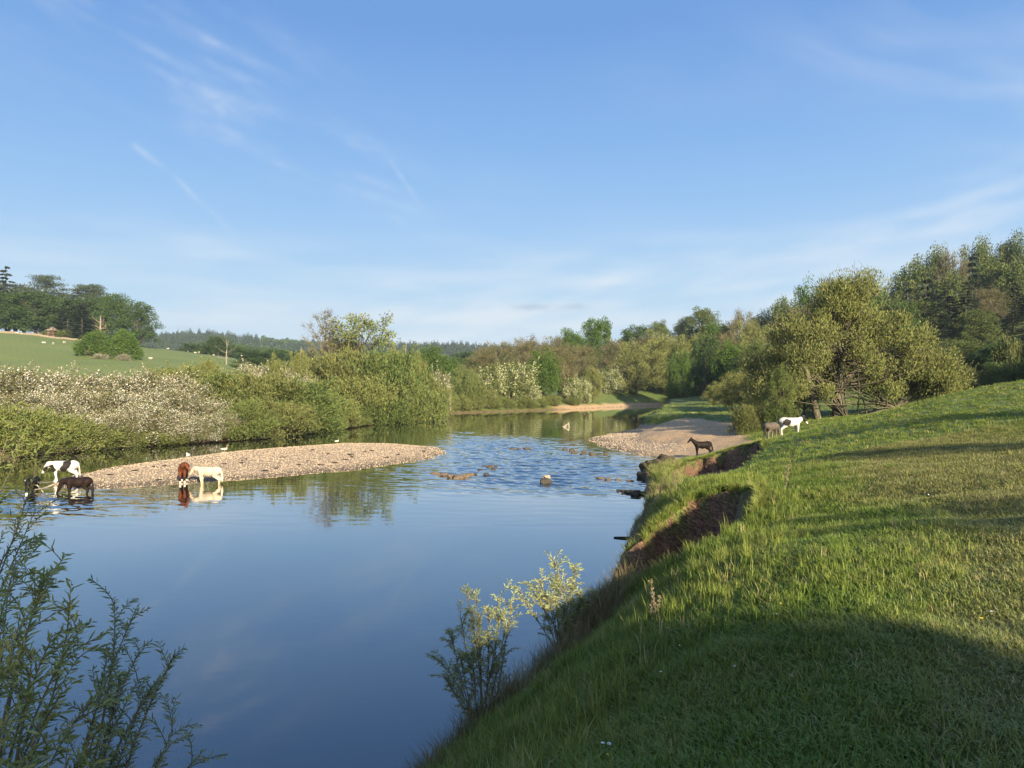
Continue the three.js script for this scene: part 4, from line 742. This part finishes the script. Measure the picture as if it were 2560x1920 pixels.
// neck: 0 head high, 1 grazing; side: turn of the head; legs: forward swing of the four feet
function horse({ neck, side = 0, legs = [0, 0, 0, 0], paint, hair, scale = 1, belly = 1 }) {
  const L = [], up = 1 - neck;
  const nb = [.52, 1.0, 0], poll = [mix(.98, .94, up), mix(.62, 1.46, up), side * .28], mz = [poll[0] + mix(.16, .30, up) * (1 - Math.abs(side) * .5), poll[1] - mix(.44, .27, up), poll[2] + side * .22];
  const midN = [mix(.88, .76, up), mix(.92, 1.24, up), side * .08];
  const B = (a, ra, b, rb, k) => { const o = [...a, ra, ...b, rb]; o[8] = k; L.push(o); };
  B([.42, .93, 0], .245, [.02, .90, 0], .27 * belly, .1); B([.02, .90, 0], .27 * belly, [-.46, .97, 0], .255, .1); B([.36, 1.06, 0], .14, [.1, 1.05, 0], .12, .1); B([-.36, 1.06, 0], .16, [-.6, .98, 0], .17, .08);
  B(nb, .21, midN, .145, .08); B(midN, .145, poll, .1, .05); B(poll, .105, [mix(poll[0], mz[0], .45), mix(poll[1], mz[1], .45) - .01, mix(poll[2], mz[2], .45)], .098, .03); B([mix(poll[0], mz[0], .4), mix(poll[1], mz[1], .4), mix(poll[2], mz[2], .4)], .085, mz, .062, .03);
  for (const s of [-1, 1]) B([poll[0] - .03, poll[1] + .06, poll[2] + s * .055], .032, [poll[0] - .01 + .02 * neck, poll[1] + .19, poll[2] + s * .07], .012, .015);
  [[.46, 1, legs[0]], [.46, -1, legs[1]]].forEach(([x, s, f]) => { B([x, .86, s * .13], .135, [x + .02 + f * .25, .47, s * .12], .066, .05); B([x + .02 + f * .25, .47, s * .12], .062, [x - .01 + f * .5, .13, s * .12], .044, .02); B([x - .01 + f * .5, .13, s * .12], .056, [x + .04 + f * .5, .04, s * .12], .066, .02); });
  [[-.5, 1, legs[2]], [-.5, -1, legs[3]]].forEach(([x, s, f]) => { B([x, .96, s * .13], .19, [x + .12, .70, s * .15], .13, .06); B([x + .12, .70, s * .15], .12, [x - .14 + f * .3, .46, s * .13], .065, .04); B([x - .14 + f * .3, .46, s * .13], .062, [x - .09 + f * .5, .14, s * .13], .046, .02); B([x - .09 + f * .5, .14, s * .13], .058, [x - .04 + f * .5, .04, s * .13], .07, .02); });
  const g = new THREE.Group();
  part(g, 'body', netMesh(L, .027, .04, paint), M.coat);
  const hm = std({ color: new THREE.Color().setRGB(...hair), roughness: .8 });
  // mane: a fringe of tapering locks along the crest; tail: a hanging bundle of locks
  const mane = new Wood(), tail = new Wood();
  for (let k = 0; k < 34; k++) { const t = k / 33, P0 = t < .5 ? [0, 1, 2].map((i) => mix(nb[i] - (i ? 0 : .1), midN[i], t * 2)) : [0, 1, 2].map((i) => mix(midN[i], poll[i], t * 2 - 1)); const r = mix(.2, .1, t), b = V(P0[0] - r * .45 * mix(1, .6, neck), P0[1] + r * .75, P0[2]); mane.limb(b, b.clone().add(V(-.05 + gauss() * .03, -rr(.14, .26), (k % 2 ? 1 : -1) * r * .75)), .022, .004, 4, .1, 4, .05); }
  for (let k = 0; k < 6; k++) mane.limb(V(poll[0], poll[1] + .11, poll[2] + gauss() * .03), V(mix(poll[0], mz[0], .4) + .09, mix(poll[1], mz[1], .4), poll[2] + gauss() * .04), .016, .004, 4, .1, 3, .02);
  for (let k = 0; k < 22; k++) tail.limb(V(-.74, 1.02, gauss() * .03), V(-.80 + gauss() * .07, rr(.28, .5), gauss() * .07), .026, .006, 4, .05, 6, .03);
  part(g, 'mane', mane.geo(), hm); part(g, 'tail', tail.geo(), hm);
  const eye = new THREE.SphereGeometry(.017, 8, 6), em = std({ color: 0x0a0706, roughness: .2 });
  for (const s of [-1, 1]) part(g, 'eye', eye, em).position.set(mix(poll[0], mz[0], .3) + .03, mix(poll[1], mz[1], .3) + .02, mix(poll[2], mz[2], .3) + s * .085);
  g.scale.setScalar(scale * .88);
  return g;
}
const plain = (c, lower = c, point = c) => (x, y, z) => { const n = 1 + .35 * n3(x * 3, y * 3, z * 3), k = y < .5 ? smooth(.52, .38, y) : 0, m = mixc(c, lower, k), h = x > 1.05 ? .6 : 0, o = mixc(m, point, h); return [o[0] * n, o[1] * n, o[2] * n]; };
const pied = (patches, white = [.72, .68, .60], black = [.022, .018, .016]) => (x, y, z) => { let p = 0; for (const [cx, cy, r] of patches) if (Math.hypot(x - cx, (y - cy) * 1.1) + .09 * n3(x * 4, y * 4, z * 4) < r) p = 1; return p ? black : white; };
function placeHorse(o, u, D, face, name, label, v) { const x = PX(u, D), h = v ? PY(v, D) : hAt(x, D); o.position.set(x, Math.max(h, -.25), -D); o.rotation.y = face; addThing(o, name, label, 'horse'); }
seed(808);
const dk = [.016, .0085, .006], bay = [.12, .036, .014], blackC = [.008, .007, .007], cream = [.52, .43, .32];
placeHorse(horse({ neck: .95, side: .1, legs: [.1, -.1, 0, .1], paint: (x, y, z) => (x > 1.0 && y < .42 && Math.abs(z - .03) < .06 ? [.7, .6, .5] : blackC), hair: blackC, scale: .98 }), 80, 37.2, -1.2, 'horse', 'black horse with white face drinking behind the willow branch');
placeHorse(horse({ neck: .62, legs: [.2, -.15, .1, -.2], paint: pied([[.95, .75, .2], [.62, .80, .25], [-.22, 1.05, .24], [-.05, .8, .2]], [.58, .55, .50]), hair: [.45, .42, .38], scale: 1.12, belly: 1.05 }), 162, 40.2, Math.PI + .12, 'horse', 'white and black piebald horse with lowered head at the gravel edge');
placeHorse(horse({ neck: .85, legs: [.25, -.1, -.2, .25], paint: plain(dk, blackC), hair: blackC, scale: 1.02 }), 196, 36.8, Math.PI + .1, 'horse', 'dark brown horse wading in front of the piebald horse');
placeHorse(horse({ neck: .3, side: -.9, legs: [.05, -.1, .05, 0], paint: (x, y, z) => { const w = y < .16 ? [.6, .52, .42] : y < .45 ? mixc(bay, blackC, smooth(.45, .3, y)) : bay; const n = 1 + .3 * n3(x * 4, y * 4, z * 4); return w.map((q) => q * n); }, hair: blackC, scale: 1.04 }), 458, 40.6, -1.25, 'horse', 'reddish bay horse with white feet nuzzling the cream horse', undefined);
placeHorse(horse({ neck: .42, side: .05, legs: [.05, -.1, .12, -.08], paint: plain(cream, [.50, .38, .25], [.5, .38, .26]), hair: [.58, .51, .40], scale: 1.06 }), 523, 40.2, Math.PI - .05, 'horse', 'cream coloured horse standing at the edge of the gravel island');
placeHorse(horse({ neck: 0.05, side: .15, legs: [-.02, .06, -.05, .08], paint: plain([.012, .007, .005], blackC), hair: blackC, scale: 1.0 }), 1757, 51, Math.PI + .12, 'horse', 'dark brown horse standing on the bare sandy ledge');
placeHorse(horse({ neck: .35, legs: [.1, -.1, -.1, .15], paint: pied([[.98, 1.08, .2], [.9, 1.2, .16], [-.32, .92, .27]], [.56, .53, .48]), hair: [.05, .04, .04], scale: 1.1, belly: 1.08 }), 1975, 46, .12, 'horse', 'white horse with black head and flank patch on the meadow rim');
placeHorse(horse({ neck: .95, side: .3, legs: [.1, -.1, 0, 0], paint: plain([.11, .088, .07], [.17, .14, .11]), hair: [.05, .04, .03], scale: 1.0 }), 1927, 44, .75, 'horse', 'grey-dun horse grazing beside the white and black horse');
// sheep on the hill
{
  const bones = [[.3, .55, 0, .22, -.3, .56, 0, .24], [.42, .62, 0, .13, .62, .60, 0, .09], [.6, .62, 0, .08, .74, .5, 0, .055]];
  for (const [x, z] of [[.28, .1], [.28, -.1], [-.32, .1], [-.32, -.1]]) bones.push([x, .45, z, .06, x, .05, z, .04]);
  const body = netMesh(bones, .05, .06, (x, y) => (x > .6 || y < .3 ? [.35, .3, .24] : [.42, .39, .32]));
  const list = [[42, 243], [56, 240], [110, 215], [133, 214], [161, 222], [420, 290], [470, 285], [488, 278], [497, 275], [534, 270], [376, 196], [633, 285]];
  list.forEach(([u, D], k) => { const g = new THREE.Group(); part(g, 'body', body, M.coat); const x = PX(u, D); g.position.set(x, hAt(x, D) - .02, -D); g.rotation.y = k * 1.9; g.scale.setScalar(.95); addThing(g, 'sheep', 'white sheep grazing on the green hill field', 'sheep', 'sheep on the hill'); });
}
// birds on the gravel
function bird(u, D, face, scale, cols, name, label, long) {
  const B = [[.12, .34, 0, .1, -.14, .33, 0, .085], [-.14, .33, 0, .07, -.3, .36, 0, .02]];
  if (long) B.push([.16, .38, 0, .055, .2, .62, 0, .034], [.2, .64, 0, .045, .24, .64, 0, .035]); else B.push([.14, .4, 0, .055, .2, .47, 0, .05]);
  const g = new THREE.Group(), top = long ? .64 : .47;
  part(g, 'body', netMesh(B, .02, .04, (x, y) => (y > .45 ? cols[1] : x < -.1 && y > .34 ? cols[2] : cols[0])), M.coat);
  const bm = std({ color: new THREE.Color().setRGB(.6, .28, .06) }), bill = new THREE.ConeGeometry(.02, .08, 8); bill.rotateZ(-Math.PI / 2);
  part(g, 'bill', bill, bm).position.set(long ? .31 : .28, top - .01, 0);
  for (const s of [-1, 1]) { const w = new Wood(); w.tube([V(0, .27, s * .045), V(-.01, .12, s * .045), V(.02, .0, s * .045), V(.09, .0, s * .05)], .014, .012, 5); part(g, 'leg', w.geo(), bm); }
  const x = PX(u, D); g.position.set(x, hAt(x, D), -D); g.rotation.y = face; g.scale.setScalar(scale); addThing(g, name, label, 'bird');
}
bird(561, 59.6, .2, 1.05, [[.4, .36, .3], [.22, .18, .14], [.6, .57, .5]], 'goose', 'grey-brown goose standing upright on the gravel island rim', true);
bird(470, 56.5, 2.6, .8, [[.75, .74, .7], [.75, .74, .7], [.5, .5, .5]], 'gull', 'white gull resting on the gravel island by the goose', false);
bird(842, 65.5, .4, .75, [[.55, .52, .48], [.35, .3, .25], [.5, .5, .5]], 'duck', 'small brownish duck at the far rim of the gravel island', false);

// ---------------------------------------------------------------- stones, driftwood, pebbles
function stoneGeo(k) {
  const g = new THREE.IcosahedronGeometry(1, 3), p = g.attributes.position, c = [];
  for (let i = 0; i < p.count; i++) { const v = V(p.getX(i), p.getY(i), p.getZ(i)), s = 1 + .35 * n3(v.x * 1.3 + k * 9, v.y * 1.3, v.z * 1.3) + .14 * n3(v.x * 3.5, v.y * 3.5 + k * 5, v.z * 3.5); v.multiplyScalar(s); v.y = Math.min(v.y, .72 + .1 * n3(v.x * 2, v.z * 2, k)); p.setXYZ(i, v.x, v.y, v.z); const t = 1 + .4 * n3(v.x * 4, v.y * 4, v.z * 4 + k); c.push(t, t * .96, t * .9); }
  g.setAttribute('color', new THREE.Float32BufferAttribute(c, 3)); g.computeVertexNormals(); return g;
}
const STONES = [0, 1, 2, 3, 4].map(stoneGeo);
const stoneMats = [[.075, .06, .042], [.045, .038, .03], [.13, .10, .07], [.34, .29, .23]].map((c) => std({ vertexColors: true, color: new THREE.Color().setRGB(...c), roughness: .8, bumpMap: texBump, bumpScale: .02 }));
function stone(u, v, wpx, hpx, mat, label, group, y0 = 0, name = 'river_stone') { const D = 10260 / (v - 955), m = new THREE.Mesh(STONES[(turn++) % 5], stoneMats[mat]), w = wpx / F * D, h = hpx / F * D; m.scale.set(w * .5, h * .85, w * .42); m.position.set(PX(u, D), y0 + h * .1, -D); m.rotation.y = rnd() * .6; return addThing(m, name, label, 'stone', group); }
seed(321);
const LR = 'flat brown stone in the line of stones across the riffle';
for (const [u, v, w, h] of [[1088, 1184, 22, 6], [1110, 1188, 26, 8], [1130, 1193, 24, 10], [1148, 1196, 30, 12], [1166, 1192, 20, 10], [1178, 1188, 14, 8]]) stone(u, v, w, h, 2, LR, 'line of stones in the riffle');
for (const [u, v, w, h] of [[1188, 1187, 12, 5], [1216, 1188, 16, 7], [1200, 1176, 14, 5], [1233, 1174, 12, 4]]) stone(u, v, w, h, 1, 'small dark wet stone just beyond the line of stones', 'small dark stones in the riffle');
stone(1365, 1208, 30, 16, 1, 'dark boulder alone in the water, carrying a pale stone');
stone(1367, 1203, 20, 8, 3, 'pale stone resting on top of the dark boulder', undefined, .22, 'pale_stone');
for (const [u, v, w, h] of [[1548, 1227, 16, 5], [1562, 1230, 20, 8], [1575, 1232, 22, 9], [1592, 1236, 30, 14], [1610, 1236, 24, 10]]) stone(u, v, w, h, 1, 'dark stone in the row reaching out from the right bank', 'row of dark stones off the right bank');
for (const [u, v, w, h] of [[1412, 1125, 16, 6], [1430, 1127, 16, 7], [1436, 1133, 18, 7], [1461, 1131, 12, 6], [1456, 1136, 14, 4], [1480, 1136, 18, 8], [1500, 1137, 12, 4], [1515, 1136, 13, 7]]) stone(u, v, w, h, 0, 'brown stone in the shallows beside the right-hand gravel spit', 'stones beside the gravel spit');
for (const [u, v, w, h] of [[1280, 1122, 14, 4], [1297, 1123, 12, 4], [1318, 1123, 20, 6], [1210, 1166, 12, 4], [1225, 1168, 18, 6], [1240, 1166, 8, 4]]) stone(u, v, w, h, 0, 'small stone breaking the surface in mid riffle', 'stones in mid riffle');
for (const [u, v, w, h] of [[1500, 1196, 20, 5], [1520, 1198, 18, 4], [1545, 1200, 16, 4], [1575, 1203, 18, 4]]) stone(u, v, w, h, 2, 'flat pale stone in the shallows below the slumped bank', 'pale flat stones below the slumped bank');
// slumped clods of earth and turf at the foot of the bank
const clod = std({ vertexColors: true, color: new THREE.Color().setRGB(.085, .066, .042), bumpMap: texBump, bumpScale: .08 });
for (const [x, D, w, h] of [[7.9, 42.8, 1.3, .8], [8.5, 44.4, 1.5, .9], [9.0, 46.4, 1.2, .8], [9.6, 45.4, 1.6, 1.0], [8.9, 43.4, 1.1, .7], [10.3, 47.5, 1.2, .6]]) { const m = new THREE.Mesh(STONES[(turn++) % 5], clod); m.scale.set(w * .5, h * .42, w * .5); m.position.set(x, hAt(x, D) - h * .15, -D); m.rotation.set(rr(-.5, .5), rnd() * 6, rr(.6, 2.6)); addThing(m, 'earth_clod', 'slumped brown clod of earth at the foot of the right bank', 'clod', 'slumped clods along the right bank'); }
// pebbles
{
  seed(17);
  const g = new THREE.IcosahedronGeometry(1, 0), mts = [], q = new THREE.Object3D();
  const drop = (x, D, big) => { const t = terrain(x, D); if (t.gravel < .5 || t.h < -.02) return; const s = big * rr(.5, 1.5); q.position.set(x, t.h + s * .15, -D); q.rotation.set(rnd() * 6, rnd() * 6, rnd() * 6); q.scale.set(s * rr(.8, 1.5), s * rr(.4, .8), s); q.updateMatrix(); mts.push([q.matrix.clone(), mixc([.29, .22, .15], [.52, .405, .285], rnd())]); };
  for (let k = 0; k < 34000; k++) drop(rr(-32, -4), rr(36, 69), .03);
  for (let k = 0; k < 9000; k++) drop(rr(4, 17), rr(55, 90), .038);
  const m = new THREE.InstancedMesh(g, std({ color: 0xffffff, roughness: .9 }), mts.length), c = new THREE.Color();
  mts.forEach(([a, col], k) => { m.setMatrixAt(k, a); m.setColorAt(k, c.setRGB(...col)); });
  m.name = 'pebbles'; tag(m, 'rounded pebbles strewn over the gravel bars', 'pebbles', null, 'stuff'); scene.add(shade(m));
}
// driftwood and flood litter
{
  seed(55);
  const darkWood = std({ color: new THREE.Color().setRGB(.035, .026, .018), map: bark });
  const D = 10260 / (1346 - 955), logG = new THREE.CapsuleGeometry(.055, .5, 4, 10, 5); logG.rotateZ(Math.PI / 2 + .05);
  const lg = new THREE.Mesh(logG, darkWood); lg.position.set(PX(1555, D), .01, -D); lg.rotation.y = -.2; addThing(lg, 'floating_log', 'short dark log floating near the red earth scar', 'log');
  const D2 = 10260 / (1067 - 955), dr = new THREE.Group();
  const slab = (w, h, d, rz, x, y) => { const g = new THREE.BoxGeometry(w, h, d, 4, 2, 2), p = g.attributes.position; for (let i = 0; i < p.count; i++) p.setXYZ(i, p.getX(i), p.getY(i) * (1 + .3 * n3(p.getX(i) * 3, i, 1)) * (1 - .5 * Math.max(0, p.getX(i) / w)), p.getZ(i)); g.rotateZ(rz); g.translate(x, y, 0); g.computeVertexNormals(); return g; };
  part(dr, 'slab', slab(1.4, .22, .4, .55, -.1, .35), M.barkPale); part(dr, 'stub', slab(.85, .2, .35, 1.75, .42, .4), M.barkPale); part(dr, 'stub', slab(.7, .18, .3, .15, -.3, .06), M.barkPale);
  dr.scale.setScalar(.72); dr.position.set(PX(1416, D2), -.05, -D2); addThing(dr, 'driftwood', 'pale angular driftwood stuck upright in the far pool', 'driftwood');
  // fallen branch beside the horses
  const fb = new Wood(), b0 = at(62, 1188, 37.6), b1 = at(108, 1224, 37), tr = fb.limb(V(b0.x, .55, b0.z), V(b1.x, .02, b1.z), .05, .03, 6, .1, 8, .25);
  fb.limb(V(at(142, 1203, 37).x, .5, -37), V(at(60, 1230, 37).x, .02, -37.2), .045, .03, 6, .08, 8); for (let k = 0; k < 10; k++) fb.limb(tr[Math.floor(rr(1, 7))], V(at(rr(60, 150), 1225, 37).x, rr(.1, .6), -37 + gauss()), .02, .006, 4, .15, 5);
  const fm = new THREE.Mesh(fb.geo(), M.barkPale); addThing(fm, 'fallen_branch', 'pale forked fallen branch lying in the shallows by the horses', 'branch');
  // dark litter on the gravel
  for (const [u, v] of [[334, 1173], [272, 1182], [382, 1164], [410, 1162], [396, 1190], [288, 1206], [598, 1150], [604, 1156], [615, 1147], [708, 1142], [660, 1170], [690, 1165], [745, 1158], [770, 1150], [820, 1133], [860, 1145], [870, 1135], [910, 1128], [930, 1125], [966, 1138], [995, 1132], [1060, 1123], [1025, 1146], [720, 1175], [800, 1157], [650, 1182], [840, 1152], [780, 1124], [560, 1158], [880, 1140]]) {
    const DD = (EYE - .38) * F / (v - 955), x = PX(u, DD), t = terrain(x, DD); if (t.isle < .3) continue;
    const w = new Wood(); for (let k = 0; k < 5; k++) w.limb(V(gauss() * .2, .03, gauss() * .12), V(gauss() * .35, rr(.02, .1), gauss() * .2), .035, .01, 4, .2, 3);
    const m = new THREE.Mesh(w.geo(), darkWood); m.position.set(x, t.h, -DD); addThing(m, 'flood_litter', 'small dark heap of twigs left on the gravel island', 'twigs', 'flood litter on the gravel island');
  }
  // tangles of dead stems along the foot of the far bank
  const tg = new Wood();
  for (let k = 0; k < 900; k++) { const s = rnd() * 7, i = 8 + Math.floor(s), a = RIVER_L[Math.min(i, 14)], b = RIVER_L[Math.min(i + 1, 15)], f = s % 1, x = mix(a[0], b[0], f) - rr(0, 1.2), DD = mix(a[1], b[1], f) + rr(-.2, .9); if (n3(x * .25, DD * .25, 3) < -.1) continue; const y = Math.max(.05, hAt(x, DD)); tg.limb(V(x, y + rr(0, .5), -DD), V(x + gauss() * 1.4, y + rr(-.05, .35), -DD + rr(-.3, .9)), .03, .012, 3, .12, 3); }
  const tm = new THREE.Mesh(tg.geo(), std({ color: new THREE.Color().setRGB(.36, .28, .19) })); tm.name = 'dead_stems'; tag(tm, 'tangled dead stems along the foot of the far bank', 'dead stems', null, 'stuff'); scene.add(shade(tm));
}
// ---------------------------------------------------------------- small plants in the near grass
{
  seed(91);
  // dandelion clock
  const c = new THREE.Group(), x = .93, D = 5.05, y = hAt(x, D), top = PY(1817, D);
  const st = new Wood(); st.limb(V(0, 0, 0), V(.01, top - y, 0), .003, .0022, 5, .03, 5); part(c, 'stem', st.geo(), std({ color: new THREE.Color().setRGB(.2, .22, .08) }));
  const L = new Leaves(); for (let k = 0; k < 420; k++) { const v = V(gauss(), gauss(), gauss()).normalize(), r = .015; longLeaf(L, V(v.x * .004, top - y + v.y * .004, v.z * .004), v, .022, .003, [.62, .62, .6]); for (let m = 0; m < 3; m++) longLeaf(L, V(v.x * r, top - y + v.y * r, v.z * r), v.clone().add(V(gauss(), gauss(), gauss()).multiplyScalar(.6)).normalize(), .009, .002, [.7, .7, .68]); }
  part(c, 'seed_head', L.geo(), M.nearLeaf); c.position.set(x, y, -D); addThing(c, 'dandelion', 'round white dandelion clock standing in the near grass', 'flower');
  // dried dock stalks
  const dock = (u, v, D, h, n, label) => { const x = PX(u, D), y = hAt(x, D), g = new THREE.Group(), W = new Wood(), H = new Leaves(); for (let k = 0; k < n; k++) { const e = V(gauss() * .18 * h, h * rr(.7, 1.1), gauss() * .18 * h), s = W.limb(V(gauss() * .05, -.03, gauss() * .05), e, .006, .003, 4, .04, 6); for (let q = 0; q < 90; q++) { const p = s[2 + Math.floor(rnd() * 5)].clone().lerp(e, rnd() * .4); longLeaf(H, p.add(V(gauss() * .012, gauss() * .02, gauss() * .012)), V(gauss(), .5, gauss()).normalize(), .022, .010, tint([[.27, .2, .13], [.33, .25, .17]])); } } part(g, 'stalks', W.geo(), M.twig); part(g, 'seed_heads', H.geo(), M.leaf); g.position.set(x, y, -D); addThing(g, 'dried_dock', label, 'plant'); };
  dock(1640, 1620, 8.0, .45, 4, 'dried brown dock stalks in the shaded bank grass');
  dock(1965, 1170, 17.5, .75, 4, 'pale dried stalks standing on the sunlit meadow above the scars');
  dock(1690, 1245, 23.5, .7, 5, 'thin dried stalks on the bank between the two scars');
  dock(1440, 1560, 12.6, .5, 3, 'dark dried stalks rising beside the upright silvery willow');
}
// hut in the hill wood
{
  const D = 257, x = PX(132, D), g = new THREE.Group(), w = new THREE.BoxGeometry(2.6, 2.2, 2.4); w.translate(0, 1.1, 0);
  part(g, 'wall', w, std({ color: new THREE.Color().setRGB(.3, .17, .1), map: bark })); const r = new THREE.ConeGeometry(2.7, 1.5, 4); r.rotateY(Math.PI / 4); r.translate(0, 2.95, 0); part(g, 'roof', r, std({ color: new THREE.Color().setRGB(.36, .28, .2), map: bark }));
  const d = new THREE.BoxGeometry(.9, 1.8, .06); d.translate(0, .9, 1.22); part(g, 'door', d, std({ color: new THREE.Color().setRGB(.06, .04, .03) }));
  g.position.set(x, hAt(x, D) - .1, -D); addThing(g, 'hut', 'little wooden hut with pointed roof under the hill pines', 'hut');
  const B = new Wood(), pts = []; for (let k = 0; k <= 30; k++) { const u = mix(-20, 205, k / 30), DD = 246; pts.push(V(PX(u, DD), hAt(PX(u, DD), DD) + .1 + .2 * n3(k * .7, 1, 1), -DD)); }
  B.tube(pts, .7, .5, 8); const m = new THREE.Mesh(B.geo(), std({ color: new THREE.Color().setRGB(.36, .29, .2), map: texGrain })); addThing(m, 'field_bank', 'pale earth bank along the top of the sheep field', 'bank');
}
renderer.render(scene, camera);
